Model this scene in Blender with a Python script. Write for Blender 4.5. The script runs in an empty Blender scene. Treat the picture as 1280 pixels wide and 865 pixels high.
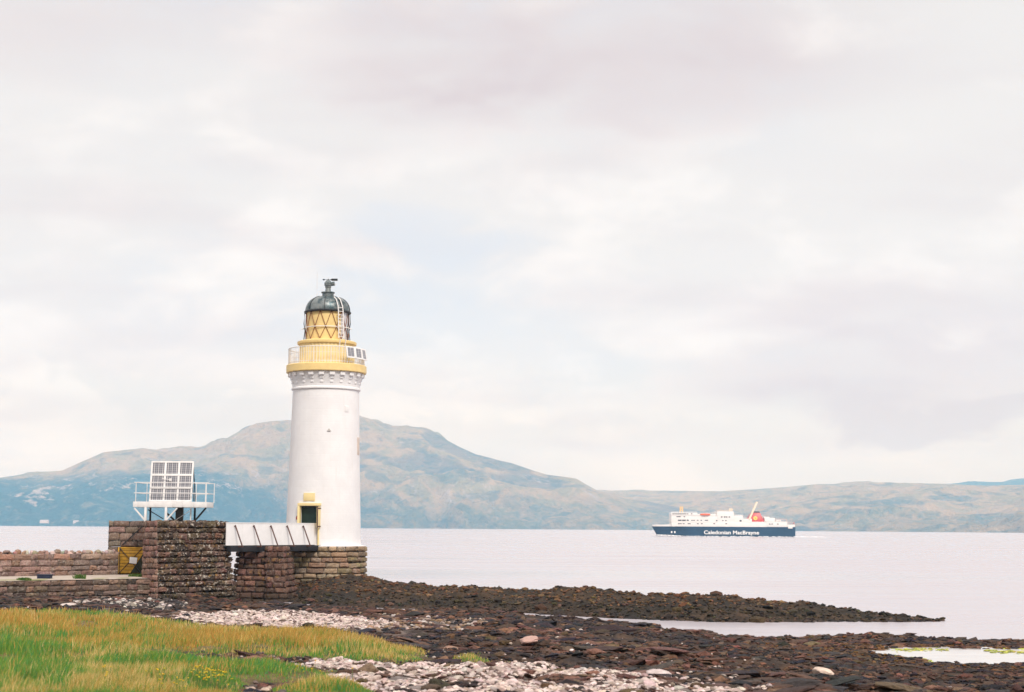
import bpy, bmesh, math, random
import numpy as np
from mathutils import Vector, Matrix

random.seed(7)
rng = np.random.default_rng(7)
sc = bpy.context.scene
col = sc.collection
R = math.radians

# ------------------------------------------------------------------ camera, sky, sun, exposure
F = 2000.0                      # focal length in photograph pixels (1280 wide)
CAMZ = 4.5
PITCH = math.atan(227.5 / F)
ROLL = R(0.38)
cd = bpy.data.cameras.new('camera')
cam = bpy.data.objects.new('camera', cd); col.objects.link(cam)
cd.sensor_width = 36.0; cd.lens = 36.0 * F / 1280.0
cd.clip_start = 0.1; cd.clip_end = 60000
RM = Matrix.Rotation(math.pi / 2 + PITCH, 3, 'X') @ Matrix.Rotation(ROLL, 3, 'Z')
cam.matrix_world = Matrix.Translation((0, 0, CAMZ)) @ RM.to_4x4()
cd.dof.use_dof = True; cd.dof.focus_distance = 100.0; cd.dof.aperture_fstop = 2.8
sc.camera = cam

SUN_EL, SUN_AZ = R(44), R(158)     # azimuth clockwise from +Y: behind the camera and a little to the right
sv = Vector((math.sin(SUN_AZ) * math.cos(SUN_EL), math.cos(SUN_AZ) * math.cos(SUN_EL), math.sin(SUN_EL)))
sl = bpy.data.lights.new('sun', 'SUN'); sl.energy = 1.8; sl.angle = R(14); sl.color = (1, .965, .92)
so = bpy.data.objects.new('sun', sl); col.objects.link(so)
so.rotation_euler = (-sv).to_track_quat('-Z', 'Y').to_euler()
sc.view_settings.view_transform = 'Standard'; sc.view_settings.look = 'None'
sc.view_settings.gamma = 1; sc.view_settings.exposure = 0.78
sc.cycles.use_denoising = True
sc.cycles.max_bounces = 6; sc.cycles.volume_bounces = 1
sc.cycles.sample_clamp_indirect = 6

class NT:
    """tiny node helper"""
    def __init__(s, tree): s.t = tree; tree.nodes.clear()
    def n(s, typ, ins=None, **kw):
        nd = s.t.nodes.new(typ)
        for k, v in kw.items(): setattr(nd, k, v)
        for k, v in (ins or {}).items():
            if isinstance(v, bpy.types.NodeSocket): s.t.links.new(v, nd.inputs[k])
            else: nd.inputs[k].default_value = v
        return nd
    def m(s, op, a, b=0.0, c=None, clamp=False):
        ins = {0: a, 1: b}
        if c is not None: ins[2] = c
        return s.n('ShaderNodeMath', ins, operation=op, use_clamp=clamp).outputs[0]
    def mix(s, f, a, b, mode='MIX'):
        nd = s.n('ShaderNodeMix', data_type='RGBA', blend_type=mode)
        for i, v in ((0, f), (6, a), (7, b)):
            if isinstance(v, bpy.types.NodeSocket): s.t.links.new(v, nd.inputs[i])
            elif i and len(v) == 3: nd.inputs[i].default_value = (*v, 1)
            else: nd.inputs[i].default_value = v
        return nd.outputs[2]
    def noise(s, vec, scale, detail=4, rough=.55, dist=0.0):
        return s.n('ShaderNodeTexNoise', {'Vector': vec, 'Scale': scale, 'Detail': detail, 'Roughness': rough, 'Distortion': dist}).outputs['Fac']
    def ramp(s, x, lo, hi, a=0.0, b=1.0):
        return s.n('ShaderNodeMapRange', {0: x, 1: lo, 2: hi, 3: a, 4: b}, interpolation_type='SMOOTHSTEP').outputs[0]

def make_world():
    w = bpy.data.worlds.new('World'); sc.world = w; w.use_nodes = True
    t = NT(w.node_tree)
    d = t.n('ShaderNodeTexCoord').outputs['Generated']
    sp = t.n('ShaderNodeSeparateXYZ', {0: d})
    x, y, z = sp.outputs
    zc = t.m('MAXIMUM', z, 0.0)
    inv = t.m('DIVIDE', 1.0, t.m('ADD', zc, 0.16))
    pl = t.n('ShaderNodeCombineXYZ', {0: t.m('MULTIPLY', x, inv), 1: t.m('MULTIPLY', y, inv), 2: 0.0}).outputs[0]
    # a layered deck of cloud: broad grey undersides, brighter tops, thin spots where blue shows
    n1 = t.noise(t.n('ShaderNodeMapping', {0: pl, 1: (3.1, 7.4, 0), 3: (1.0, 1.5, 1)}).outputs[0], 1.5, 6, .52, .3)
    n2 = t.noise(t.n('ShaderNodeMapping', {0: pl, 1: (11.3, 2.2, 0), 3: (1.0, 1.3, 1)}).outputs[0], .75, 4, .5, .2)
    n3 = t.noise(t.n('ShaderNodeMapping', {0: d, 1: (5., 0, 1.), 3: (1, 1, 2.3)}).outputs[0], 9.0, 7, .58, .25)
    # broad cloud banks at their bearings: (tan azimuth, tan elevation, half width, half height, weight)
    ay = t.m('DIVIDE', x, t.m('MAXIMUM', y, .05)); ev = t.m('DIVIDE', z, t.m('MAXIMUM', y, .05))
    jx = t.m('MULTIPLY', t.m('SUBTRACT', n3, .5), .16)
    def bank(cx, cy, rx, ry):
        a = t.m('DIVIDE', t.m('SUBTRACT', t.m('ADD', ay, jx), cx), rx)
        b = t.m('DIVIDE', t.m('SUBTRACT', t.m('ADD', ev, t.m('MULTIPLY', jx, .55)), cy), ry)
        return t.ramp(t.m('ADD', t.m('MULTIPLY', a, a), t.m('MULTIPLY', b, b)), 0.0, 1.6, 1.0, 0.0)
    grey = t.ramp(n1, .42, .72, 0, .42)
    for cx, cy, rx, ry, wt in ((-.29, .335, .13, .06, .42), (.04, .305, .20, .06, .50), (.25, .10, .15, .028, .58),
                               (.31, .073, .12, .014, 1.0), (.27, .14, .12, .03, .20), (-.22, .115, .10, .03, .2), (.12, .285, .16, .03, .2),
                               (.065, .062, .05, .011, .25)):
        grey = t.m('ADD', grey, t.m('MULTIPLY', bank(cx, cy, rx, ry), wt))
    grey = t.m('MULTIPLY', grey, t.ramp(n3, .24, .62, .45, 1.22), clamp=True)
    n4 = t.noise(t.n('ShaderNodeMapping', {0: d, 1: (2., 7., 4.), 3: (1, 1, 1.8)}).outputs[0], 17.0, 6, .6, .2)
    puff = t.m('ADD', bank(-.27, .088, .13, .035), t.m('ADD', bank(.0, .075, .13, .022), bank(-.1, .09, .06, .03)), clamp=True)
    white = t.m('MAXIMUM', t.ramp(n3, .42, .68), t.m('MULTIPLY', puff, t.ramp(n4, .44, .54)))
    hole = t.m('MULTIPLY', t.ramp(n2, .5, .72), .35)
    for cx, cy, rx, ry, wt in ((-.10, .145, .16, .045, .75), (-.30, .06, .1, .03, .2), (.08, .09, .10, .03, .45)):
        hole = t.m('ADD', hole, t.m('MULTIPLY', bank(cx, cy, rx, ry), wt))
    hole = t.m('MULTIPLY', hole, t.ramp(n3, .62, .38), clamp=True)
    sky = t.n('ShaderNodeTexSky', sky_type='NISHITA', sun_disc=False, sun_elevation=SUN_EL, sun_rotation=SUN_AZ, air_density=1.0, dust_density=2.5)
    skyc = t.mix(1.0, sky.outputs[0], (.08, .08, .08), 'MULTIPLY')
    c = t.mix(white, (.502, .486, .476), (.578, .558, .542))
    c = t.mix(grey, c, (.425, .370, .372))
    veil = t.mix(.7, skyc, (.485, .49, .535))
    c = t.mix(t.m('MULTIPLY', hole, .8), c, veil)
    up = t.ramp(zc, .30, 1.0, 1.0, 1.55)         # an overcast deck is brighter overhead
    c = t.mix(1.0, c, t.n('ShaderNodeCombineXYZ', {0: up, 1: up, 2: up}).outputs[0], 'MULTIPLY')
    low = t.ramp(zc, .0, .13, 1.0, 0.0)           # light from low, distant cloud has lost its blue on the way
    c = t.mix(low, c, t.mix(1.0, c, (.96, .885, .74), 'MULTIPLY'))
    bg = t.n('ShaderNodeBackground', {0: c, 1: 1.0})
    t.n('ShaderNodeOutputWorld', {0: bg.outputs[0]})
make_world()

# ------------------------------------------------------------------ helpers
RMn = np.array(RM)
def ray(u, v):
    d = RMn @ np.array([(u - 640) / F, -(v - 432.5) / F, -1.0]); return d
def atY(u, v, Y):
    d = ray(u, v); return Vector((d[0] * Y / d[1], Y, CAMZ + d[2] * Y / d[1]))
def atZ(u, v, Z):
    d = ray(u, v); k = (Z - CAMZ) / d[2]; return Vector((d[0] * k, d[1] * k, Z))

def hash2(ix, iy, seed):
    h = (ix.astype(np.int64) * 374761393 + iy.astype(np.int64) * 668265263 + seed * 1442695041) & 0x7fffffff
    h = ((h ^ (h >> 13)) * 1274126177) & 0x7fffffff
    h = h ^ (h >> 16)
    return (h & 0xffff) / 65535.0
def vnoise(x, y, seed=0):
    x = np.asarray(x, float); y = np.asarray(y, float)
    ix = np.floor(x); iy = np.floor(y); fx = x - ix; fy = y - iy
    fx = fx * fx * fx * (fx * (fx * 6 - 15) + 10); fy = fy * fy * fy * (fy * (fy * 6 - 15) + 10)
    a = hash2(ix, iy, seed); b = hash2(ix + 1, iy, seed); c = hash2(ix, iy + 1, seed); d = hash2(ix + 1, iy + 1, seed)
    return (a * (1 - fx) + b * fx) * (1 - fy) + (c * (1 - fx) + d * fx) * fy
def fbm(x, y, oct=4, seed=0, gain=.5):
    s = 0; a = 1; t = 0
    ca, sa = math.cos(.6), math.sin(.6)
    for o in range(oct):
        s = s + a * vnoise(x, y, seed + o * 17); t += a; a *= gain
        x, y = (ca * x - sa * y) * 2.03 + 11.7, (sa * x + ca * y) * 2.03 - 5.3
    return s / t
def ridged(x, y, oct=5, seed=0):
    s = 0; a = 1; t = 0
    ca, sa = math.cos(.9), math.sin(.9)
    for o in range(oct):
        s = s + a * (1 - np.abs(2 * vnoise(x, y, seed + o * 13) - 1)); t += a; a *= .5
        x, y = (ca * x - sa * y) * 2.07 + 3.1, (sa * x + ca * y) * 2.07 + 9.2
    return s / t
def inpoly(px, py, poly):
    r = np.zeros(np.shape(px), bool); n = len(poly)
    for i in range(n):
        x1, y1 = poly[i]; x2, y2 = poly[(i + 1) % n]
        c = ((y1 > py) != (y2 > py))
        with np.errstate(divide='ignore', invalid='ignore'):
            xs = (x2 - x1) * (py - y1) / ((y2 - y1) if y2 != y1 else 1e-9) + x1
        r ^= c & (px < xs)
    return r
def polydist(px, py, poly):
    """distance to the outline, negative inside"""
    d = np.full(np.shape(px), 1e9); n = len(poly)
    for i in range(n):
        x1, y1 = poly[i]; x2, y2 = poly[(i + 1) % n]
        dx, dy = x2 - x1, y2 - y1; L = dx * dx + dy * dy + 1e-12
        t = np.clip(((px - x1) * dx + (py - y1) * dy) / L, 0, 1)
        d = np.minimum(d, np.hypot(px - x1 - t * dx, py - y1 - t * dy))
    return np.where(inpoly(px, py, poly), -d, d)
def sstep(a, b, x):
    t = np.clip((x - a) / (b - a), 0, 1); return t * t * (3 - 2 * t)

def tag(o, label=None, cat=None, group=None, kind=None):
    if label: o['label'] = label
    if cat: o['category'] = cat
    if group: o['group'] = group
    if kind: o['kind'] = kind
    return o
ORIG = {}
def thing(name, loc, label, cat, group=None):
    o = bpy.data.objects.new(name, None); col.objects.link(o); o.location = loc
    o.empty_display_size = .2
    ORIG[o] = Vector(loc)
    return tag(o, label, cat, group)
def npmesh(name, verts, faces, mat, parent=None, cols=None, smooth=True, sharp=None):
    """verts (N,3) numpy, faces (M,k) numpy array or list of such arrays"""
    me = bpy.data.meshes.new(name)
    if not isinstance(faces, list): faces = [faces]
    faces = [np.asarray(f, np.int64) for f in faces if len(f)]
    verts = np.asarray(verts, float)
    if parent is not None: verts = verts - np.array(ORIG[parent])
    me.vertices.add(len(verts)); me.vertices.foreach_set('co', verts.astype(np.float32).ravel())
    nl = sum(f.size for f in faces); nf = sum(len(f) for f in faces)
    me.loops.add(nl); me.polygons.add(nf)
    me.loops.foreach_set('vertex_index', np.concatenate([f.ravel() for f in faces]).astype(np.int32))
    tot = np.concatenate([np.full(len(f), f.shape[1]) for f in faces])
    st = np.concatenate([[0], np.cumsum(tot)[:-1]])
    me.polygons.foreach_set('loop_start', st.astype(np.int32))
    me.polygons.foreach_set('use_smooth', np.full(nf, smooth))
    me.update(calc_edges=True); me.validate()
    if cols is not None:
        a = me.color_attributes.new('Col', 'FLOAT_COLOR', 'POINT')
        c = np.ones((len(verts), 4), np.float32); c[:, :3] = cols
        a.data.foreach_set('color', c.ravel())
    me.materials.append(mat)
    if sharp: me.set_sharp_from_angle(angle=R(sharp))
    o = bpy.data.objects.new(name, me); col.objects.link(o)
    if parent is not None:
        o.parent = parent; ORIG[o] = ORIG[parent]
    return o

class MB:
    """collects boxes, bars, lathes into one mesh"""
    def __init__(s): s.v = []; s.f = []
    def add(s, vs, fs):
        b = len(s.v); s.v += [Vector(v) for v in vs]; s.f += [tuple(i + b for i in f) for f in fs]; return s
    def box(s, c, size, rz=0.0, M=None):
        hx, hy, hz = size[0] / 2, size[1] / 2, size[2] / 2
        M = M if M is not None else Matrix.Rotation(rz, 3, 'Z')
        c = Vector(c)
        vs = [c + M @ Vector((x * hx, y * hy, z * hz)) for z in (-1, 1) for y in (-1, 1) for x in (-1, 1)]
        return s.add(vs, [(0, 2, 3, 1), (4, 5, 7, 6), (0, 1, 5, 4), (2, 6, 7, 3), (0, 4, 6, 2), (1, 3, 7, 5)])
    def bar(s, a, b, w, h=None):
        a, b = Vector(a), Vector(b); d = (b - a)
        q = d.to_track_quat('Z', 'Y').to_matrix()
        return s.box((a + b) / 2, (w, h or w, d.length), M=q)
    def tube(s, pts, r, n=8, closed=False):
        pts = [Vector(p) for p in pts]; rings = []
        for i, p in enumerate(pts):
            if closed: d = pts[(i + 1) % len(pts)] - pts[i - 1]
            else: d = pts[min(i + 1, len(pts) - 1)] - pts[max(i - 1, 0)]
            q = d.to_track_quat('Z', 'Y').to_matrix()
            rr = r[i] if isinstance(r, (list, tuple)) else r
            rings.append([p + q @ Vector((math.cos(k * 2 * math.pi / n) * rr, math.sin(k * 2 * math.pi / n) * rr, 0)) for k in range(n)])
        vs = [v for rg in rings for v in rg]; fs = []
        m = len(pts)
        for i in range(m if closed else m - 1):
            for k in range(n):
                fs.append((i * n + k, i * n + (k + 1) % n, ((i + 1) % m) * n + (k + 1) % n, ((i + 1) % m) * n + k))
        if not closed:
            fs += [tuple(range(n))[::-1], tuple((m - 1) * n + k for k in range(n))]
        return s.add(vs, fs)
    def lathe(s, c, prof, n=64, a0=0.0, a1=None):
        """prof: list of (r, z) bottom to top around vertical axis through c"""
        full = a1 is None
        a1 = a0 + 2 * math.pi if full else a1
        k = n if full else n + 1
        vs = []
        for r, z in prof:
            for i in range(k):
                a = a0 + (a1 - a0) * i / n
                vs.append((c[0] + r * math.cos(a), c[1] + r * math.sin(a), z))
        fs = []
        for j in range(len(prof) - 1):
            for i in range(n):
                i2 = (i + 1) % k
                fs.append((j * k + i, j * k + i2, (j + 1) * k + i2, (j + 1) * k + i))
        if full:
            if prof[0][0] > 1e-6: fs.append(tuple(range(k))[::-1])
            if prof[-1][0] > 1e-6: fs.append(tuple((len(prof) - 1) * k + i for i in range(k)))
        return s.add(vs, fs)
    def prism(s, poly, z0, z1, top=None):
        top = top or poly; n = len(poly)
        vs = [(p[0], p[1], z0) for p in poly] + [(p[0], p[1], z1) for p in top]
        return s.add(vs, [tuple(range(n))[::-1], tuple(range(n, 2 * n))] + [(i, (i + 1) % n, n + (i + 1) % n, n + i) for i in range(n)])
    def build(s, name, mat, parent=None, bevel=0.0, smooth=False, sharp=35, origin=None):
        o0 = ORIG[parent] if parent is not None else (Vector(origin) if origin is not None else Vector((0, 0, 0)))
        loc = Vector((0, 0, 0))
        if parent is not None and origin is not None:
            loc = Vector(origin) - o0; o0 = Vector(origin)
        bm = bmesh.new()
        vv = [bm.verts.new(v - o0) for v in s.v]
        for f in s.f:
            try: bm.faces.new([vv[i] for i in f])
            except ValueError: pass
        bmesh.ops.recalc_face_normals(bm, faces=bm.faces)
        if bevel:
            bm.normal_update()
            es = [e for e in bm.edges if len(e.link_faces) == 2 and e.calc_face_angle(0) > .5]
            bmesh.ops.bevel(bm, geom=es, offset=bevel, segments=2, profile=.6, affect='EDGES', clamp_overlap=True)
        me = bpy.data.meshes.new(name); bm.to_mesh(me); bm.free()
        me.materials.append(mat)
        if smooth or bevel:
            me.polygons.foreach_set('use_smooth', [True] * len(me.polygons)); me.set_sharp_from_angle(angle=R(sharp))
        o = bpy.data.objects.new(name, me); col.objects.link(o)
        if parent is not None:
            o.parent = parent; o.location = loc; ORIG[o] = o0 if origin is not None else ORIG[parent]
        elif origin is not None:
            o.location = Vector(origin); ORIG[o] = Vector(origin)
        else: ORIG[o] = Vector((0, 0, 0))
        return o
def dup(o, loc=None, rz=None):
    c = o.copy(); col.objects.link(c); c.parent = o.parent
    if loc is not None: c.location = loc
    if rz is not None: c.rotation_euler = (0, 0, rz)
    ORIG[c] = ORIG.get(o, Vector((0, 0, 0)))
    return c

# ------------------------------------------------------------------ materials
MATS = {}
def base_mat(name):
    m = bpy.data.materials.new(name); m.use_nodes = True; MATS[name] = m
    return m, NT(m.node_tree)
def out(t, sh): t.n('ShaderNodeOutputMaterial', {0: sh})
def paint(name, c, rough=.5, var=.12, scale=3.0, streak=0.0, stain=(.35, .25, .18), metal=0.0, bump=.05, bscale=30.0, spec=.4):
    m, t = base_mat(name)
    oc = t.n('ShaderNodeTexCoord').outputs['Object']
    n = t.noise(oc, scale, 5, .6)
    cc = t.mix(t.ramp(n, .3, .75), tuple(x * (1 - var) for x in c), tuple(min(1, x * (1 + var * .5)) for x in c))
    if streak:
        mp = t.n('ShaderNodeMapping', {0: oc, 3: (3.2, 3.2, .28)}).outputs[0]
        s = t.m('MULTIPLY', t.ramp(t.noise(mp, 1.6, 6, .65), .52, .78), streak)
        cc = t.mix(s, cc, stain)
    b = t.n('ShaderNodeBump', {'Height': t.noise(oc, bscale, 3), 'Strength': bump, 'Distance': .02}).outputs[0]
    p = t.n('ShaderNodeBsdfPrincipled', {'Base Color': cc, 'Roughness': t.ramp(n, .2, .8, rough * .85, min(1, rough * 1.15)), 'Metallic': metal, 'Normal': b, 'Specular IOR Level': spec})
    out(t, p.outputs[0]); return m

def mat_tower():
    m, t = base_mat('white_render')
    oc = t.n('ShaderNodeTexCoord').outputs['Object']; sp = t.n('ShaderNodeSeparateXYZ', {0: oc}); z = sp.outputs[2]
    n = t.noise(oc, .9, 5, .6); n2 = t.noise(oc, 5, 5, .65)
    c = t.mix(t.ramp(n, .35, .7), (.735, .718, .722), (.785, .77, .772))
    mp = t.n('ShaderNodeMapping', {0: oc, 3: (3.6, 3.6, .20)}).outputs[0]
    c = t.mix(t.m('MULTIPLY', t.ramp(t.noise(mp, 1.7, 6, .65), .55, .80), .30), c, (.56, .47, .40))
    c = t.mix(t.m('MULTIPLY', t.ramp(n2, .60, .72), .16), c, (.60, .57, .56))
    # the rendered stone courses show through faintly
    row = t.m('FRACT', t.m('MULTIPLY', t.m('ADD', z, t.m('MULTIPLY', n2, .03)), 2.4)); joint = t.ramp(t.m('ABSOLUTE', t.m('SUBTRACT', row, .5)), .0, .06)
    b = t.n('ShaderNodeBump', {'Height': t.m('ADD', t.m('MULTIPLY', joint, .5), t.m('ADD', n2, n)), 'Strength': .35, 'Distance': .02}).outputs[0]
    out(t, t.n('ShaderNodeBsdfPrincipled', {'Base Color': c, 'Roughness': .7, 'Normal': b, 'Specular IOR Level': .3}).outputs[0]); return m
W_TOWER = mat_tower()
W_PAINT = paint('white_paint', (.78, .75, .73), .5, .08, 2.5, .12, (.5, .42, .36))
PANELW = paint('white_panel', (.83, .81, .81), .5, .05, 2.0, .10, (.6, .52, .46))
W_STEEL = paint('white_steel', (.76, .74, .73), .45, .1, 3, .18, (.42, .33, .27))
YELLOW = paint('ochre_paint', (.80, .59, .25), .5, .1, 2.0, .10, (.5, .32, .12))
YELLOW_PALE = paint('ochre_paint_pale', (.82, .655, .33), .55, .08, 2.0, .08, (.55, .36, .16))
YELLOW_GATE = paint('gate_paint', (.56, .30, .03), .6, .25, 4.0, .25, (.20, .11, .03))
BROWN_BAR = paint('brown_bars', (.26, .09, .035), .5, .2)
RUST = paint('rusty_steel', (.10, .045, .035), .7, .3, 6)
BLACK = paint('black_paint_and_shade', (.02, .023, .026), .5, .3)  # also carries the shade painted on the solar stand's rear braces
DARKDECK = paint('dark_timber_and_shade', (.022, .022, .027), .8, .4, 4)  # also carries the shade painted on the solar stand's rear legs
OLDWOOD = paint('weathered_timber', (.07, .065, .06), .85, .35, 5)
GREENDARK = paint('dark_green_door', (.012, .030, .024), .4, .3)
RED = paint('red_paint', (.46, .022, .018), .4, .06)
NAVY = paint('navy_paint', (.018, .055, .105), .45, .15, .1, .1, (.04, .07, .10))
SHIPWHITE = paint('ship_white', (.75, .72, .69), .45, .05, .2, .08, (.62, .55, .48))
SHIPGLASS = paint('ship_glass', (.05, .045, .055), .2, .2)
ORANGE = paint('lifeboat_orange', (.75, .14, .05), .5, .08)
BUFF = paint('buff_paint', (.80, .50, .20), .5, .08)
PIPE_Y = paint('emblem_yellow', (.85, .62, .08), .5, .05)
SIGNW = paint('sign_white', (.82, .81, .80), .5, .03)
TARP = paint('dark_blue_plastic', (.012, .018, .045), .45, .3, 5)
GLASS_PALE = paint('pale_glazing', (.62, .60, .62), .08, .1, spec=.8)
LAMPRED = paint('lamp_red', (.25, .03, .04), .3, .1)

def mat_dome():
    m, t = base_mat('weathered_copper_dome')
    oc = t.n('ShaderNodeTexCoord').outputs['Object']
    a = t.ramp(t.noise(oc, 1.5, 5, .6), .42, .62); b = t.ramp(t.noise(oc, 3.5, 4, .6, .6), .5, .7)
    c = t.mix(a, (.025, .055, .065), (.20, .22, .22)); c = t.mix(t.m('MULTIPLY', b, .5), c, (.30, .31, .30))
    out(t, t.n('ShaderNodeBsdfPrincipled', {'Base Color': c, 'Roughness': .38, 'Metallic': .35}).outputs[0]); return m
DOME = mat_dome()

def mat_cells():
    m, t = base_mat('solar_cells')
    oc = t.n('ShaderNodeTexCoord').outputs['Object']
    sp = t.n('ShaderNodeSeparateXYZ', {0: oc})
    def lines(v, f, w):
        x = t.m('FRACT', t.m('ADD', t.m('MULTIPLY', v, f), 50.5)); return t.m('LESS_THAN', t.m('ABSOLUTE', t.m('SUBTRACT', x, .5)), w)
    g = t.m('MAXIMUM', lines(sp.outputs[0], 8.2, .09), lines(sp.outputs[2], 8.2, .07))
    wide = t.m('MAXIMUM', lines(sp.outputs[0], 4.1, .07), 0.0)
    c = t.mix(g, (.16, .16, .185), (.36, .355, .375)); c = t.mix(wide, c, (.55, .53, .53))
    out(t, t.n('ShaderNodeBsdfPrincipled', {'Base Color': c, 'Roughness': .16, 'Specular IOR Level': .6}).outputs[0]); return m
CELLS = mat_cells()

def mat_stone(name, lichen_w, lichen_o, tint=(1, 1, 1), algae=0.0, alg_z=(0, 1)):
    m, t = base_mat(name)
    at = t.n('ShaderNodeVertexColor', layer_name='Col').outputs[0]
    geo = t.n('ShaderNodeNewGeometry').outputs['Position']
    n = t.noise(geo, 2.2, 6, .65); n2 = t.noise(geo, 14, 5, .7); n3 = t.noise(geo, 5.5, 4, .6, .4); n4 = t.noise(geo, 1.1, 3)
    c = t.mix(1.0, at, (*tint, 1), 'MULTIPLY')
    c = t.mix(t.ramp(n2, .25, .75), t.mix(1.0, c, (.55, .53, .52), 'MULTIPLY'), t.mix(1.0, c, (1.3, 1.27, 1.25), 'MULTIPLY'))
    c = t.mix(t.m('MULTIPLY', t.ramp(n, .5, .7), .6), c, (.045, .036, .032))
    lw = t.m('MULTIPLY', t.m('MULTIPLY', t.ramp(n3, .55, .63), t.ramp(n4, .33, .52)), lichen_w)
    c = t.mix(lw, c, (.43, .38, .325))
    lo = t.m('MULTIPLY', t.ramp(t.noise(t.n('ShaderNodeMapping', {0: geo, 1: (7, 3, 2)}).outputs[0], 3.0, 5, .65), .56, .70), lichen_o)
    c = t.mix(lo, c, (.34, .19, .045))
    if algae:
        z = t.n('ShaderNodeSeparateXYZ', {0: geo}).outputs[2]
        c = t.mix(t.m('MULTIPLY', t.ramp(t.m('ADD', z, t.m('MULTIPLY', n, .8)), alg_z[0], alg_z[1], 1, 0), algae), c, (.03, .026, .018))
    b = t.n('ShaderNodeBump', {'Height': t.m('ADD', n2, t.m('MULTIPLY', n3, .8)), 'Strength': .7, 'Distance': .04}).outputs[0]
    out(t, t.n('ShaderNodeBsdfPrincipled', {'Base Color': c, 'Roughness': .9, 'Normal': b, 'Specular IOR Level': .2}).outputs[0]); return m
STONE_HUT = mat_stone('lichened_rubble_stone', 1.0, .75, (.82, .78, .76), .8, (.6, 1.4))
STONE_RED = mat_stone('red_dressed_stone', .15, .12)
STONE_WALL = mat_stone('pink_wall_stone', .4, .3)
STONE_LOW = mat_stone('dark_wall_stone', .35, .35, (1, 1, 1), .5, (.5, 1.1))
STONE_BASE = mat_stone('tower_base_stone', .35, .45, (1, 1, 1), .6, (1.2, 1.9))
STONE_PIER = mat_stone('pier_stone', .2, .45, (.9, .84, .8), .8, (.5, 1.5))

def mat_attr(name, rough=.9, bscale=12, bstr=.5, dist=.05, spec=.25, var=(.6, 1.25), vscale=9.0, transl=0.0):
    m, t = base_mat(name)
    at = t.n('ShaderNodeVertexColor', layer_name='Col').outputs[0]
    geo = t.n('ShaderNodeNewGeometry').outputs['Position']
    n = t.noise(geo, vscale, 5, .65)
    c = t.mix(t.ramp(n, .25, .75), t.mix(1.0, at, (var[0],) * 3, 'MULTIPLY'), t.mix(1.0, at, (var[1],) * 3, 'MULTIPLY'))
    ins = {'Base Color': c, 'Roughness': rough, 'Specular IOR Level': spec}
    if bstr: ins['Normal'] = t.n('ShaderNodeBump', {'Height': t.noise(geo, bscale, 5, .7), 'Strength': bstr, 'Distance': dist}).outputs[0]
    p = t.n('ShaderNodeBsdfPrincipled', ins).outputs[0]
    if transl:
        p = t.n('ShaderNodeMixShader', {0: transl, 1: p, 2: t.n('ShaderNodeBsdfTranslucent', {0: c}).outputs[0]}).outputs[0]
    out(t, p); return m
GROUND = mat_attr('shore_ground', .9, 8, .8, .08)
SHINGLE = mat_attr('shingle_stone', .85, 20, .4, .02, var=(.7, 1.15), vscale=14)
WEED = mat_attr('wet_seaweed', .75, 16, .9, .05, spec=.18, var=(.5, 1.35), vscale=12)
BOULDER = mat_attr('boulder_stone', .85, 9, .7, .05, var=(.7, 1.15), vscale=6)
GRASSM = mat_attr('grass_blades', .7, 1, 0, var=(.85, 1.12), vscale=1.2, transl=.45, spec=.2)
FLOWERM = mat_attr('yellow_petals', .6, 1, 0, var=(.95, 1.05), transl=.3)
PATHM = mat_attr('pale_path', .9, 10, .5, .03, var=(.8, 1.1), vscale=2.5)

def mat_water(name, base, rough, far):
    m, t = base_mat(name)
    geo = t.n('ShaderNodeNewGeometry').outputs['Position']
    mp = t.n('ShaderNodeMapping', {0: geo, 2: (0, 0, R(8)), 3: (.55, 1.25, 1)}).outputs[0]
    h = t.m('ADD', t.noise(mp, .9, 4, .6, .3), t.m('MULTIPLY', t.noise(mp, .13, 3, .55), 3.0))
    big = t.noise(t.n('ShaderNodeMapping', {0: geo, 3: (.006, .035, 1)}).outputs[0], 1.0, 4, .55, .4)
    b = t.n('ShaderNodeBump', {'Height': h, 'Strength': far, 'Distance': .09}).outputs[0]
    p = t.n('ShaderNodeBsdfPrincipled', {'Base Color': base, 'Roughness': t.ramp(big, .3, .7, rough * .55, rough * 1.35), 'IOR': 1.333, 'Normal': b, 'Specular IOR Level': .5})
    out(t, p.outputs[0]); return m
SEA = mat_water('sea_water', (.45, .41, .44, 1), .24, .46)
POOLW = mat_water('pool_water', (.56, .54, .53, 1), .25, .5)
def mat_foam():
    m, t = base_mat('white_foam')
    out(t, t.n('ShaderNodeBsdfPrincipled', {'Base Color': (.85, .84, .84, 1), 'Roughness': .8}).outputs[0]); return m
FOAM = mat_foam()

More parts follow.
